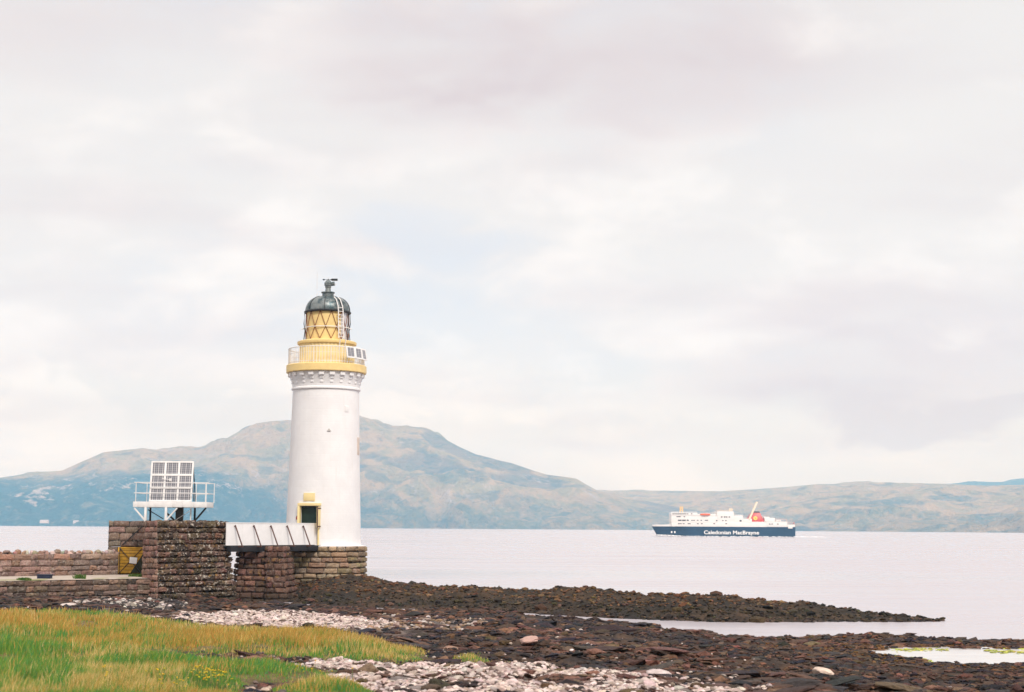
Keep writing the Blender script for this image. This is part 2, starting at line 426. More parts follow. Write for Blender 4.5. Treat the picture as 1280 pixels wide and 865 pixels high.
def mat_hill(name, forest):
    m, t = base_mat(name)
    geo = t.n('ShaderNodeNewGeometry').outputs['Position']
    at = t.n('ShaderNodeVertexColor', layer_name='Col').outputs[0]
    sp = t.n('ShaderNodeSeparateColor', {0: at})
    fmask, rock, gully_shade = sp.outputs
    nA = t.noise(geo, .006, 7, .68, .4); nB = t.noise(geo, .014, 6, .65); nC = t.noise(geo, .05, 4, .7)
    nD = t.noise(t.n('ShaderNodeMapping', {0: geo, 1: (900, 100, 0), 3: (1, .6, 2.5)}).outputs[0], .006, 6, .62, .5)
    moor = t.mix(t.ramp(nB, .35, .65), (.47, .315, .14), (.54, .365, .17))
    moor = t.mix(t.m('MULTIPLY', t.ramp(t.m('ADD', t.m('MULTIPLY', nA, .6), t.m('MULTIPLY', nB, .4)), .46, .56), .8), moor, (.32, .27, .11))
    moor = t.mix(t.m('MULTIPLY', t.ramp(nD, .54, .62), .8), moor, (.19, .17, .09))
    moor = t.mix(t.m('MULTIPLY', t.ramp(nD, .40, .33), .5), moor, (.50, .37, .24))
    wood = t.mix(t.ramp(nC, .3, .7), (.012, .045, .042), (.03, .09, .075))
    wood = t.mix(t.m('MULTIPLY', t.ramp(nB, .50, .62), .55), wood, (.13, .15, .10))
    f = t.ramp(t.m('ADD', fmask, t.m('MULTIPLY', t.m('SUBTRACT', t.m('ADD', t.m('MULTIPLY', nB, .6), t.m('MULTIPLY', nC, .4)), .5), 1.2)), .18, .78)
    c = t.mix(f, moor, wood)
    c = t.mix(t.m('MULTIPLY', t.ramp(gully_shade, .45, .9), .65), c, (.03, .055, .065))  # hollows shaded in the colour itself to strengthen the relief
    r = t.m('MULTIPLY', t.ramp(t.m('ADD', rock, t.m('MULTIPLY', t.m('SUBTRACT', t.m('ADD', t.m('MULTIPLY', nC, .5), t.m('MULTIPLY', nB, .5)), .5), 2.2)), .45, .80), .8)
    c = t.mix(r, c, (.62, .49, .41))
    nE = t.noise(t.n('ShaderNodeMapping', {0: geo, 1: (40, 900, 0), 3: (1, .35, 1.6)}).outputs[0], .016, 6, .7, .8)
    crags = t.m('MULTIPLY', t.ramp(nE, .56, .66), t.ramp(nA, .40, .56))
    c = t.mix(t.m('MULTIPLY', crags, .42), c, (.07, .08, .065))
    c = t.mix(t.m('MULTIPLY', t.ramp(nE, .47, .34), .30), c, (.48, .37, .24))
    b = t.n('ShaderNodeBump', {'Height': t.m('ADD', t.m('MULTIPLY', nB, 1.0), t.m('ADD', t.m('MULTIPLY', nC, .4), t.m('MULTIPLY', nE, .8))), 'Strength': 1.0, 'Distance': 60.0}).outputs[0]
    out(t, t.n('ShaderNodeBsdfPrincipled', {'Base Color': c, 'Roughness': .95, 'Normal': b, 'Specular IOR Level': .05}).outputs[0]); return m
HILL = mat_hill('hillside', True)

# ------------------------------------------------------------------ shore ground
def zpts(lst):
    p = [atZ(u, v, 0.0) for u, v in lst]; return np.array([[q.x, q.y] for q in p])
near = zpts([(-900, 757), (-200, 750), (60, 744), (200, 746), (300, 752), (350, 755), (400, 760), (480, 763.6), (560, 765.6), (640, 768), (670, 771), (765, 778), (850, 789), (960, 798), (1015, 797),
             (1070, 794), (1120, 796), (1170, 799), (1230, 801), (1300, 802), (1700, 806)])
front = zpts([(100, 730), (300, 748), (350, 752), (400, 757), (480, 761), (560, 763), (640, 766), (700, 769.5), (800, 775), (900, 778), (1000, 778.5), (1100, 778), (1185, 777.5)])
def near_S(X): return np.interp(X, near[:, 0], near[:, 1])
def front_F(X): return np.interp(X, front[:, 0], front[:, 1])
crest_px = [(330, 735), (380, 724), (430, 720), (460, 722), (500, 727), (560, 732), (600, 735), (640, 737), (670, 739), (686, 737), (696, 733), (720, 734), (770, 738), (800, 742), (860, 745), (930, 749), (1000, 754), (1060, 760), (1100, 765), (1140, 770), (1180, 774.5)]
crest = []
for u, v in crest_px:
    w = np.interp(u, [330, 480, 700, 1000, 1180], [9, 10, 8, 5, 1.2])
    Y = 90.0
    for _ in range(6):
        p = atY(u, v, Y); Y = float(front_F(p.x)) + w
    p = atY(u, v, Y); crest.append((p.x, p.z - .06, w))
crest = np.array(crest)
tipX = crest[-1, 0]
SLOPE = .033
POOL_Z = .33
pool_px = [(1092, 815), (1120, 811), (1180, 811), (1240, 812), (1300, 814), (1420, 820), (1420, 846), (1300, 843), (1220, 839), (1165, 834), (1150, 826), (1115, 821)]
pool_poly = [tuple(atZ(u, v, POOL_Z)[:2]) for u, v in pool_px]
def Hbase(X, Y):
    X = np.asarray(X, float); Y = np.asarray(Y, float)
    S = near_S(X); Fr = front_F(X)
    d = S - Y
    h = np.where(d > 0, SLOPE * d, np.maximum(d * .12, -.9))
    h = h - .012 * np.clip(d - 45, 0, 40) * 0
    C = np.interp(X, crest[:, 0], crest[:, 1], left=.3, right=-.4); w = np.interp(X, crest[:, 0], crest[:, 2])
    t = (Y - Fr) / np.maximum(w, .5)
    up = np.sin(np.clip(t, 0, 1) * math.pi / 2) ** .8 * (C + .12) - .12
    dn = np.where(t > 1, C - (C + .9) * sstep(1.0, 2.1, t), up)
    rid = np.where(t > 0, dn, -9)
    rid = np.where(X > tipX + 1.5, -9, rid)
    h = np.maximum(h, rid)
    pd = polydist(X, Y, pool_poly) + (fbm(X * .55, Y * .45, 4, 141) - .5) * 3.2
    h = np.where(pd < 2.5, np.minimum(h, POOL_Z - .14 + .26 * sstep(-.5, 1.6, pd) + np.where(pd > 0, .02 * pd, 0)), h)
    return h
def ground(u, v, off=.12):
    d = ray(u, v); ks = np.linspace(8, 110, 2041)
    X = d[0] / d[1] * ks; Z = CAMZ + d[2] / d[1] * ks; H = Hbase(X, ks) + off
    i = np.argmax(Z <= H) if np.any(Z <= H) else len(ks) - 1
    return (float(X[i]), float(ks[i]))
def gpoly(px, lift=0): return [ground(u, v, .08 + lift * min(1, max(0, (806 - v) / 40))) for u, v in px]
grass1 = gpoly([(-260, 757), (0, 758), (60, 758.5), (130, 758), (178, 764), (240, 777), (300, 782), (392, 787), (430, 797), (470, 807), (505, 813), (535, 817.5), (546, 823), (520, 828), (430, 827), (395, 825), (345, 822), (300, 819.5), (225, 816.5), (232, 822), (262, 826),
                (345, 832), (390, 840), (432, 852), (465, 869), (430, 1000), (300, 1400), (-200, 1400), (-700, 1000)], .26)
grass2 = gpoly([(560, 820), (585, 815), (605, 820), (626, 829), (618, 833), (585, 830)], .1)
gap1 = gpoly([(290, 858), (318, 851), (345, 854), (356, 868), (340, 890), (282, 890)])
creek = gpoly([(196, 815.5), (280, 817), (345, 820), (410, 826), (405, 836), (345, 837), (300, 834), (255, 831), (222, 825)])
shA = gpoly([(165, 769), (200, 767), (262, 765), (330, 764), (400, 766), (455, 774), (482, 784), (466, 790), (425, 796), (392, 787), (300, 783), (240, 777)])
shB = gpoly([(335, 828), (395, 826), (470, 828), (560, 829), (640, 829), (720, 833), (800, 838), (830, 846), (760, 850), (700, 846), (640, 848), (660, 856), (780, 853), (880, 858), (960, 880), (640, 920), (500, 900), (466, 868), (434, 852), (392, 840)])
shC = gpoly([(455, 768), (520, 768), (600, 776), (560, 800), (520, 806), (470, 803), (430, 797)])
shD = gpoly([(100, 752), (130, 746), (185, 743), (225, 752), (235, 760), (190, 762), (110, 760)])
shE = gpoly([(92, 761), (165, 763), (200, 770), (160, 771), (100, 768)])
shG = gpoly([(420, 800), (700, 775), (900, 800), (1000, 840), (900, 865), (640, 840)])
shF = gpoly([(640, 838), (760, 834), (860, 840), (950, 850), (980, 870), (700, 870)])
def grass_d(X, Y):
    d = np.minimum(polydist(X, Y, grass1), polydist(X, Y, grass2))
    d = np.maximum(d, -polydist(X, Y, gap1)); d = np.maximum(d, -polydist(X, Y, creek) - .35)
    d = np.maximum(d, -polydist(X, Y, shE) - .8)
    return d + (fbm(X * .9, Y * .9, 3, 5) - .5) * 1.2
def Hfull(X, Y):
    h = Hbase(X, Y)
    g = sstep(.5, -.8, grass_d(X, Y))
    rid = sstep(-.5, 2.0, Y - front_F(X))
    seaw = (1 - g)
    pdn = sstep(1.0, 7.0, polydist(X, Y, pool_poly)) * .75 + .25
    n = (fbm(X * .45, Y * .45, 3, 21) - .5) * pdn
    lump = np.abs(fbm(X * 1.3, Y * 1.3, 4, 33) - .5) * 2
    h = h + seaw * (n * (.34 + .12 * rid) + (lump - .25) * (.20 + .12 * rid)) * np.where(polydist(X, Y, pool_poly) < .4, .25, 1) + (seaw * (1 - rid) * pdn * (ridged(X * .14, Y * .42, 3, 55) - .6) * .34 * sstep(0, 1.5, np.minimum(polydist(X, Y, shA), polydist(X, Y, shB)))) \
          * np.where((h > -.3), 1, .2)
    h = h + g * (.16 + (fbm(X * .3, Y * .3, 3, 44) - .5) * .35)
    return h
def build_shore():
    xs = np.concatenate([np.linspace(-110, -42, 50, endpoint=False), np.arange(-42, 36, .16), np.linspace(36, 90, 40)])
    ys = np.concatenate([np.linspace(-40, 16, 40, endpoint=False), np.arange(16, 112, .16), np.linspace(112, 150, 20)])
    X, Y = np.meshgrid(xs, ys)
    Z = Hfull(X, Y)
    g = sstep(.25, -.35, grass_d(X, Y))
    n = fbm(X * 2.1, Y * 2.1, 4, 61); n2 = fbm(X * .5, Y * .8, 3, 71)
    weed = np.array([.040, .027, .021]); weed2 = np.array([.085, .052, .036]); black = np.array([.022, .020, .022]); olive = np.array([.03, .024, .012])
    C = weed + (weed2 - weed) * sstep(.4, .65, n)[..., None]
    C = C + (black - C) * (sstep(.5, .7, n2) * .8)[..., None]
    rid = sstep(0, 1.5, Y - front_F(X))[..., None]
    C = C + (olive - C) * rid * .4
    for poly, k in ((shA, .9), (shB, .7), (shC, .3), (shE, .6)):
        mk = (sstep(.4, -.6, polydist(X, Y, poly)) * k)[..., None] * sstep(.35, .6, n)[..., None]
        C = C + (np.array([.30, .25, .23]) - C) * mk
    # ochre weed round the pool, bright green algae at its very edge
    pd = polydist(X, Y, pool_poly) + (fbm(X * .55, Y * .45, 4, 141) - .5) * 3.2
    far = sstep(-.02, .04, (Y - 47) / 10)
    C = C + (np.array([.16, .075, .020]) - C) * (sstep(5.5, 1.0, pd) * .75 * sstep(.35, .6, n))[..., None]
    C = C + (np.array([.50, .52, .10]) - C) * (sstep(.6, .15, pd + (n - .5) * 1.6) * sstep(.42, .55, n2) * sstep(-.8, -.1, pd) * sstep(51, 55, Y + (n - .5) * 6))[..., None]
    soil = np.array([.10, .085, .03]) + (np.array([.17, .13, .05]) - np.array([.10, .085, .03])) * sstep(.4, .6, n2)[..., None]
    C = C * (1 - g[..., None]) + soil * g[..., None]
    ny, nx = X.shape
    idx = np.arange(ny * nx).reshape(ny, nx)
    fs = np.stack([idx[:-1, :-1], idx[:-1, 1:], idx[1:, 1:], idx[1:, :-1]], -1).reshape(-1, 4)
    o = npmesh('shore', np.stack([X, Y, Z], -1).reshape(-1, 3), fs, GROUND, cols=C.reshape(-1, 3))
    tag(o, kind='structure')
build_shore()

# the sea and the tide pool
o = npmesh('sea', [(-14000, -600, 0), (14000, -600, 0), (14000, 14500, 0), (-14000, 14500, 0)], np.array([[0, 1, 2, 3]]), SEA); tag(o, kind='structure')
o = npmesh('seabed', [(-14000, -600, -1.2), (14000, -600, -1.2), (14000, 14500, -1.2), (-14000, 14500, -1.2)], np.array([[0, 1, 2, 3]]), GROUND, cols=np.tile([.03, .03, .03], (4, 1))); tag(o, kind='structure')
pc = np.array(pool_poly).mean(0)
pp = [(pc[0] + (x - pc[0]) * 1.16, pc[1] + (y - pc[1]) * 1.3) for x, y in pool_poly]
o = MB().add([(x, y, POOL_Z) for x, y in pp], [tuple(range(len(pp)))]).build('tide_pool_water', POOLW); tag(o, kind='structure')

# ------------------------------------------------------------------ hills
def build_hills(name, sil, shore_Y, crest_Y, seed, seg, fmask_fn, rock_fn, back=2500, amp=1.0, gull=None):
    us = np.array([p[0] for p in sil], float); tans = []; at = []
    for u, v in sil:
        d = ray(u, v); at.append(d[0] / d[1]); tans.append(d[2] / d[1])
    at = np.array(at); tans = np.array(tans)
    A = np.linspace(at[0], at[-1], seg)
    T = np.interp(A, at, tans)
    U = np.interp(A, at, us)
    sY = shore_Y(U) + (fbm(A * 18, A * 0, 4, seed) - .5) * 500; cY = crest_Y(U)
    m = 150; mb = 30
    t = np.concatenate([np.linspace(0, 1, m), 1 + np.linspace(0, 1, mb + 1)[1:]])
    AA, TT = np.meshgrid(A, t)
    Y = np.where(TT <= 1, sY + (cY - sY) * TT, cY + (TT - 1) * back)
    X = AA * Y
    Hc = (CAMZ + T * cY)
    prof = np.where(TT <= 1, .05 + .55 * TT + .40 * sstep(.15, .95, TT), 1 - sstep(1, 2, TT))
    prof = np.where(TT < .02, prof * TT / .02, prof)
    h = Hc * prof
    rn = ridged(X / 900, Y / 620, 6, seed) - .62; fn = fbm(X / 260, Y / 260, 5, seed + 7) - .5
    env = np.clip(TT / .08, 0, 1) * np.where(TT <= 1, np.sqrt(np.clip(1.02 - TT, 0, 1)), .4)
    rn2 = ridged(X / 330, Y / 300, 4, seed + 31) - .62
    h = h + amp * Hc * env * (rn * .74 + fn * .34 + rn2 * .20)
    h = np.maximum(h, np.where(TT < .01, -8, 3 + 20 * TT))
    mx = ((h - CAMZ) / Y)[:m].max(0)
    k = T / mx; k = np.convolve(np.pad(k, 3, 'edge'), np.ones(7) / 7, 'valid') * .6 + k * .4
    h = np.where(TT > .005, h * k, h)
    # pixel-free masks: forest low on the slopes, pale rock, and gullies darkened for relief
    fm = fmask_fn(U[None, :], h / Hc.max(), TT, X, Y)
    rk = rock_fn(U[None, :], h / Hc.max(), TT, X, Y)
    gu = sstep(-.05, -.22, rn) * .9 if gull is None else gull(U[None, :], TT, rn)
    ny, nx = X.shape; idx = np.arange(ny * nx).reshape(ny, nx)
    fs = np.stack([idx[:-1, :-1], idx[:-1, 1:], idx[1:, 1:], idx[1:, :-1]], -1).reshape(-1, 4)
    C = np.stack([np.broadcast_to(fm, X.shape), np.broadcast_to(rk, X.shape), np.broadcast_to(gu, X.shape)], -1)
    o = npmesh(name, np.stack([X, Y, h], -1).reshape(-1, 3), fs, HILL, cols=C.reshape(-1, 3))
    tag(o, kind='structure'); return o
sil_main = [(-900, 640), (-500, 628), (-250, 615), (-100, 606), (0, 597), (30, 593), (55, 590), (78, 588), (100, 578), (130, 565), (160, 562), (178, 560), (195, 562), (225, 559.5), (248, 560.5), (268, 554), (282, 549), (300, 538), (318, 530), (332, 527), (345, 526), (362, 525),
            (390, 521), (420, 517), (447, 519), (458, 522), (470, 527), (487, 532.5), (505, 532), (520, 534), (532, 536), (545, 542), (560, 551), (575, 559), (595, 568), (608, 571), (622, 575), (640, 579), (660, 586), (682, 593), (705, 596), (720, 598), (732, 605), (748, 614), (800, 625), (880, 640), (980, 652), (1100, 660), (1300, 663)]
def crag(U, hn, X, Y, lst):
    b = 0
    for cu, ch, ru, rh, k in lst:
        b = np.maximum(b, k * sstep(1.3, .3, ((U - cu) / ru) ** 2 + ((hn - ch) / rh) ** 2 + (fbm(X / 160, Y / 160, 4, 99) - .5) * 2.4))
    return b
def f_main(U, hn, TT, X, Y):
    lim = np.interp(U, [-900, 0, 60, 130, 170, 250, 350, 420, 520, 620, 740, 1300], [.42, .42, .36, .40, .47, .48, .36, .30, .26, .20, .16, .1])
    e = (lim + (fbm(X / 420, Y / 420, 5, 301) - .5) * .42 - hn * 1.05)
    s = np.interp(U, [-900, 250, 330, 440, 560, 800], [1.0, 1.0, .72, .56, .50, .45])
    return np.maximum(sstep(-.26, .22, e) * s, crag(U, hn, X, Y, ((565, .42, 32, .10, .46), (600, .40, 22, .07, .44), (470, .22, 34, .12, .44), (520, .12, 40, .10, .42), (545, .56, 14, .05, .42), (640, .2, 40, .08, .40))))
def r_main(U, hn, TT, X, Y):
    r = sstep(.50, .75, fbm(X / 120, Y / 120, 4, 401)) * sstep(.02, .2, hn) * .52
    for cu, ch, ru, rh, k in ((40, .205, 24, .07, .68), (133, .27, 10, .03, .6), (70, .29, 30, .03, .6), (110, .30, 40, .025, .5), (290, .30, 22, .03, .6), (88, .36, 10, .02, .6), (150, .36, 30, .03, .5), (250, .40, 40, .03, .5)):
        q = ((U - cu) / ru) ** 2 + ((hn - ch) / rh) ** 2
        r = np.maximum(r, k * sstep(1.3, .3, q + (fbm(X / 60, Y / 60, 4, 77) - .5) * 3.4))
    return r
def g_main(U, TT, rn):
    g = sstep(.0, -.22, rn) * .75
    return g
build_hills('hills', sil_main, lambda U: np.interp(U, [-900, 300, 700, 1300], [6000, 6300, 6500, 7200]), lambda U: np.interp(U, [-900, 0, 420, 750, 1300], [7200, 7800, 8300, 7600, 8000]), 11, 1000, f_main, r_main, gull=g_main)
sil_right = [(420, 655), (560, 640), (680, 622), (745, 614.5), (790, 613.5), (850, 613.5), (900, 614), (950, 611), (985, 608.5), (1022, 605), (1060, 605), (1105, 603), (1150, 604), (1190, 605), (1230, 607), (1280, 606), (1340, 604), (1450, 600), (1700, 600)]
def f_right(U, hn, TT, X, Y):
    e = (.34 + (fbm(X / 600, Y / 600, 4, 511) - .5) * .7 - hn)
    b = sstep(-.05, .25, e) * .40
    for cu, ch, ru, rh in ((1240, .18, 50, .14), (1100, .45, 90, .10), (1190, .55, 40, .07), (1070, .3, 60, .06)):
        b = np.maximum(b, .50 * sstep(1.2, .4, ((U - cu) / ru) ** 2 + ((hn - ch) / rh) ** 2 + (fbm(X / 200, Y / 200, 3, 88) - .5)))
    return b
def r_right(U, hn, TT, X, Y):
    return sstep(.55, .75, fbm(X / 140, Y / 140, 4, 431)) * .45
build_hills('hills', sil_right, lambda U: np.interp(U, [420, 745, 1280, 1700], [7900, 7000, 5200, 5000]), lambda U: np.interp(U, [420, 900, 1280, 1700], [9800, 9300, 8600, 8200]), 57, 700, f_right, r_right, amp=.9)
sil_far = [(1080, 620), (1150, 610), (1200, 605), (1222, 602), (1250, 602.5), (1275, 600), (1300, 599), (1400, 592), (1700, 590)]
build_hills('hills', sil_far, lambda U: U * 0 + 10400, lambda U: U * 0 + 11800, 91, 200, lambda U, h, T, X, Y: .75 + 0 * X, lambda U, h, T, X, Y: 0 * X, back=1500)

# air between here and the hills
HAZE_D = 1.0e-4
def build_haze():
    m, t = base_mat('haze_air')
    v = t.n('ShaderNodeVolumePrincipled', {'Color': (.32, .65, 1.0, 1), 'Absorption Color': (1, 1, 1, 1), 'Density': HAZE_D, 'Anisotropy': 0.0})
    o = t.n('ShaderNodeOutputMaterial'); t.t.links.new(v.outputs[0], o.inputs['Volume'])
    b = MB().box((0, 6900, 352), (28400, 15600, 707)).build('haze', m); tag(b, kind='stuff')
build_haze()

# ------------------------------------------------------------------ masonry
def masonry(acc, f, L, H, course, wr, bulge, pal, seed, gap=.02, rough=.03, cj=.035, nu=8, nv=6, dark=1.0, protrude=.03):
    """lay pillow-faced stones over the surface f(s,t) -> position, normal (vectorised)"""
    rg = np.random.default_rng(seed)
    a = np.linspace(0, 1, nu); b = np.linspace(0, 1, nv)
    Aa, Bb = np.meshgrid(a, b)
    edge = (1 - np.abs(2 * Aa - 1) ** 9) * (1 - np.abs(2 * Bb - 1) ** 6)
    bord = (Aa == 0) | (Aa == 1) | (Bb == 0) | (Bb == 1)
    nrow = max(1, round(H / course)); ch = H / nrow
    tt = np.arange(nrow + 1) * ch; tt[1:-1] += rg.uniform(-.12, .12, max(0, nrow - 1)) * ch
    idx = np.arange(nu * nv).reshape(nv, nu)
    fq = np.stack([idx[:-1, :-1], idx[:-1, 1:], idx[1:, 1:], idx[1:, :-1]], -1).reshape(-1, 4)
    for j in range(nrow):
        s = -rg.uniform(0, wr[0])
        while s < L - .02:
            w = rg.uniform(*wr); s0 = max(0, s); s1 = min(L, s + w); s += w
            if L - s1 < wr[0] * .35: s1 = L; s = L
            if s1 - s0 < .06: continue
            t0, t1 = tt[j] + gap / 2, tt[j + 1] - gap / 2
            S = s0 + gap / 2 + (s1 - s0 - gap) * Aa; T = t0 + (t1 - t0) * Bb
            inner = ~bord
            k0 = rg.normal(0, .02, (2, 2)); T = T + (k0[0, 0] * (1 - Aa) + k0[0, 1] * Aa); S = S + np.clip(k0[1, 0], -.03, .03) * (Bb - .5) * (Aa - .5) * 4
            S = S + np.where(inner, rg.normal(0, .012, S.shape), 0); T = T + np.where(inner, rg.normal(0, .010, S.shape), 0)
            P, N = f(S.ravel(), T.ravel())
            o = bulge * edge * rg.uniform(.45, 1.3) + rg.normal(0, rough, S.shape) * inner * .75 + rg.uniform(-protrude, protrude) * edge
            o = np.where(bord, -.05, o)
            P = P + N * o.ravel()[:, None]
            c = np.array(pal[rg.integers(len(pal))]) * rg.uniform(.74, 1.22) * dark
            c = c * (1 + rg.normal(0, cj, 3))
            acc['f'].append(fq + acc['n']); acc['v'].append(P); acc['c'].append(np.tile(np.clip(c, 0.005, .9), (len(P), 1))); acc['n'] += len(P)
def newacc(): return {'v': [], 'f': [], 'c': [], 'n': 0}
def quadf(p00, p10, p01, p11):
    p00, p10, p01, p11 = [np.array(p, float) for p in (p00, p10, p01, p11)]
    L = np.linalg.norm(p10 - p00); H = np.linalg.norm(p01 - p00)
    n = np.cross(p10 - p00, p01 - p00); n /= np.linalg.norm(n)
    def f(s, t):
        a = (s / L)[:, None]; b = (t / H)[:, None]
        return (p00 * (1 - a) + p10 * a) * (1 - b) + (p01 * (1 - a) + p11 * a) * b, np.tile(n, (len(s), 1))
    return f, L, H
def core(acc, poly, z0, top, z1, c=(.03, .025, .022)):
    n = len(poly)
    vs = [(p[0], p[1], z0) for p in poly] + [(p[0], p[1], z1) for p in top]
    acc['v'].append(np.array(vs, float)); acc['c'].append(np.tile(c, (2 * n, 1)))
    b = acc['n']
    acc['f'].append(np.array([(b + i, b + (i + 1) % n, b + n + (i + 1) % n, b + n + i) for i in range(n)]))
    if n == 4: acc['f'].append(np.array([[b + 4, b + 5, b + 6, b + 7]]))
    acc['n'] += 2 * n
ICO = None
def ico(sub=1):
    bm = bmesh.new(); bmesh.ops.create_icosphere(bm, subdivisions=sub, radius=1)
    v = np.array([x.co for x in bm.verts]); f = np.array([[q.index for q in x.verts] for x in bm.faces]); bm.free(); return v, f
IV1, IF1 = ico(2)      # 42 verts
IV0, IF0 = ico(1)      # 12 verts
IV2, IF2 = ico(3)
def rocks(acc, P, size, flat, pal, seed, V=IV1, Fc=IF1, cj=.08, power=.16, squash=.3, val=(.65, 1.25), elong=1.0):
    """irregular angular stones at P (N,3); size (N,)"""
    rg = np.random.default_rng(seed); N = len(P); nv = len(V)
    sx = size[:, None] * np.stack([rg.uniform(.7, 1.3, N), rg.uniform(.7, 1.3, N), rg.uniform(.55, 1.05, N) * flat], -1)
    disp = np.ones((N, nv))
    for _ in range(4):                      # cut facets: planes that flatten one side
        d = rg.normal(size=(N, 3)); d /= np.linalg.norm(d, axis=1)[:, None]
        dots = np.einsum('nk,vk->nv', d, V); lim = rg.uniform(.55, .9, (N, 1))
        disp = np.minimum(disp, np.where(dots > lim, lim / np.maximum(dots, 1e-3), 1))
    disp *= 1 + rg.normal(0, power * .5, (N, nv))
    L = V[None] * disp[..., None] * sx[:, None, :]
    a = rg.uniform(0, 2 * math.pi, N) if elong == 1 else rg.normal(0, .5, N)
    if elong != 1: L[..., 0] *= elong
    ca, sa = np.cos(a)[:, None], np.sin(a)[:, None]
    x = L[..., 0] * ca - L[..., 1] * sa; y = L[..., 0] * sa + L[..., 1] * ca; z = L[..., 2] + x * rg.normal(0, squash * .4, (N, 1))
    W = np.stack([x, y, z], -1) + P[:, None, :]
    c = np.array(pal)[rg.integers(len(pal), size=N)] * rg.uniform(*val, (N, 1)) * (1 + rg.normal(0, cj, (N, 3)))
    acc['v'].append(W.reshape(-1, 3)); acc['c'].append(np.repeat(np.clip(c, .004, .9), nv, 0))
    acc['f'].append((Fc[None] + (np.arange(N) * nv)[:, None, None] + acc['n']).reshape(-1, 3)); acc['n'] += N * nv
def flush(acc, name, mat, parent=None, smooth=True, sharp=50):
    v = np.concatenate(acc['v']); c = np.concatenate(acc['c'])
    q = [f for f in acc['f'] if f.shape[1] == 4]; t = [f for f in acc['f'] if f.shape[1] == 3]
    fl = ([np.concatenate(q)] if q else []) + ([np.concatenate(t)] if t else [])
    return npmesh(name, v, fl, mat, parent, cols=c, smooth=smooth, sharp=sharp)

P_HUT = [(.15, .105, .085), (.11, .078, .062), (.19, .135, .11), (.085, .062, .052), (.20, .12, .095), (.14, .11, .075)]
P_RED = [(.24, .135, .11), (.20, .115, .095), (.27, .165, .135), (.18, .12, .10)]
P_WALL = [(.29, .195, .165), (.25, .16, .135), (.34, .24, .205), (.22, .16, .14), (.30, .18, .13)]
P_LOW = [(.20, .14, .115), (.13, .095, .078), (.23, .15, .12), (.09, .068, .058), (.17, .12, .09)]
P_BASE = [(.34, .26, .165), (.28, .215, .14), (.38, .29, .20), (.24, .185, .13), (.30, .20, .14)]
P_PIER = [(.19, .115, .095), (.15, .09, .075), (.22, .135, .11), (.12, .078, .066)]

# ---- sea wall, path and parapet to the left
TOPZ = 1.55
fw0 = np.array([*atY(-330, 740, 74)[:2]]); fw1 = np.array([*atY(-40, 740, 84)[:2]]); fw2 = np.array([*atY(197, 740, 91.4)[:2]])
rw0 = np.array([*atY(-330, 719, 84)[:2]]); rw1 = np.array([*atY(-20, 719, 91.6)[:2]]); rw2 = np.array([*atY(148, 716, 97.4)[:2]])
mid = np.array([*atY(90, 740, 88.0)[:2]])
t = thing('sea_wall', (*mid, 0), 'dark low stone retaining wall under the pale path, footed by grass and rubble', 'wall')
a = newacc()
for p, q, sd in ((fw0, fw1, 1), (fw1, fw2, 2)):
    f, L, H = quadf((*p, -.3), (*q, -.3), (*p, TOPZ - .02), (*q, TOPZ - .02))
    masonry(a, f, L, H, .31, (.3, 1.1), .035, P_LOW, 100 + sd, gap=.012)
    d = (q - p) / np.linalg.norm(q - p); n = np.array([-d[1], d[0]])
    core(a, [p + n * .05, q + n * .05, q + n * .7, p + n * .7], -.4, [p + n * .05, q + n * .05, q + n * .7, p + n * .7], TOPZ - .05)
flush(a, 'stonework', STONE_LOW, t)
# path on top
pv = [(*fw0, TOPZ), (*fw1, TOPZ), (*fw2, TOPZ), (*(rw2 + np.array([3.5, 2.0])), TOPZ), (*rw2, TOPZ), (*rw1, TOPZ), (*rw0, TOPZ)]
def path_mesh():
    n = 60; vs = []; cs = []
    A = np.array([fw0, fw1, fw2]); B = np.array([rw0, rw1, rw2 + np.array([1.6, .8])])
    ts = np.linspace(0, 2, n)
    for i in ts:
        k = min(1, int(i)); r = i - k
        p = A[k] * (1 - r) + A[k + 1] * r; q = B[k] * (1 - r) + B[k + 1] * r
        for j in range(10):
            w = j / 9; x = p * (1 - w) + q * w
            vs.append((x[0], x[1], TOPZ + .03 * float(fbm(np.array(x[0] * 1.2), np.array(x[1] * 1.2), 3, 9)) + (.02 if 0 < j < 9 else -.02)))
            g = float(vnoise(np.array(x[0] * 1.1), np.array(x[1] * 1.1), 3))
            cs.append((.44, .37, .31) if j > 1 or g < .55 else (.26, .25, .12))
    idx = np.arange(n * 10).reshape(n, 10)
    fs = np.stack([idx[:-1, :-1], idx[1:, :-1], idx[1:, 1:], idx[:-1, 1:]], -1).reshape(-1, 4)
    o = npmesh('path', np.array(vs), fs, PATHM, cols=np.array(cs)); tag(o, kind='structure')
path_mesh()
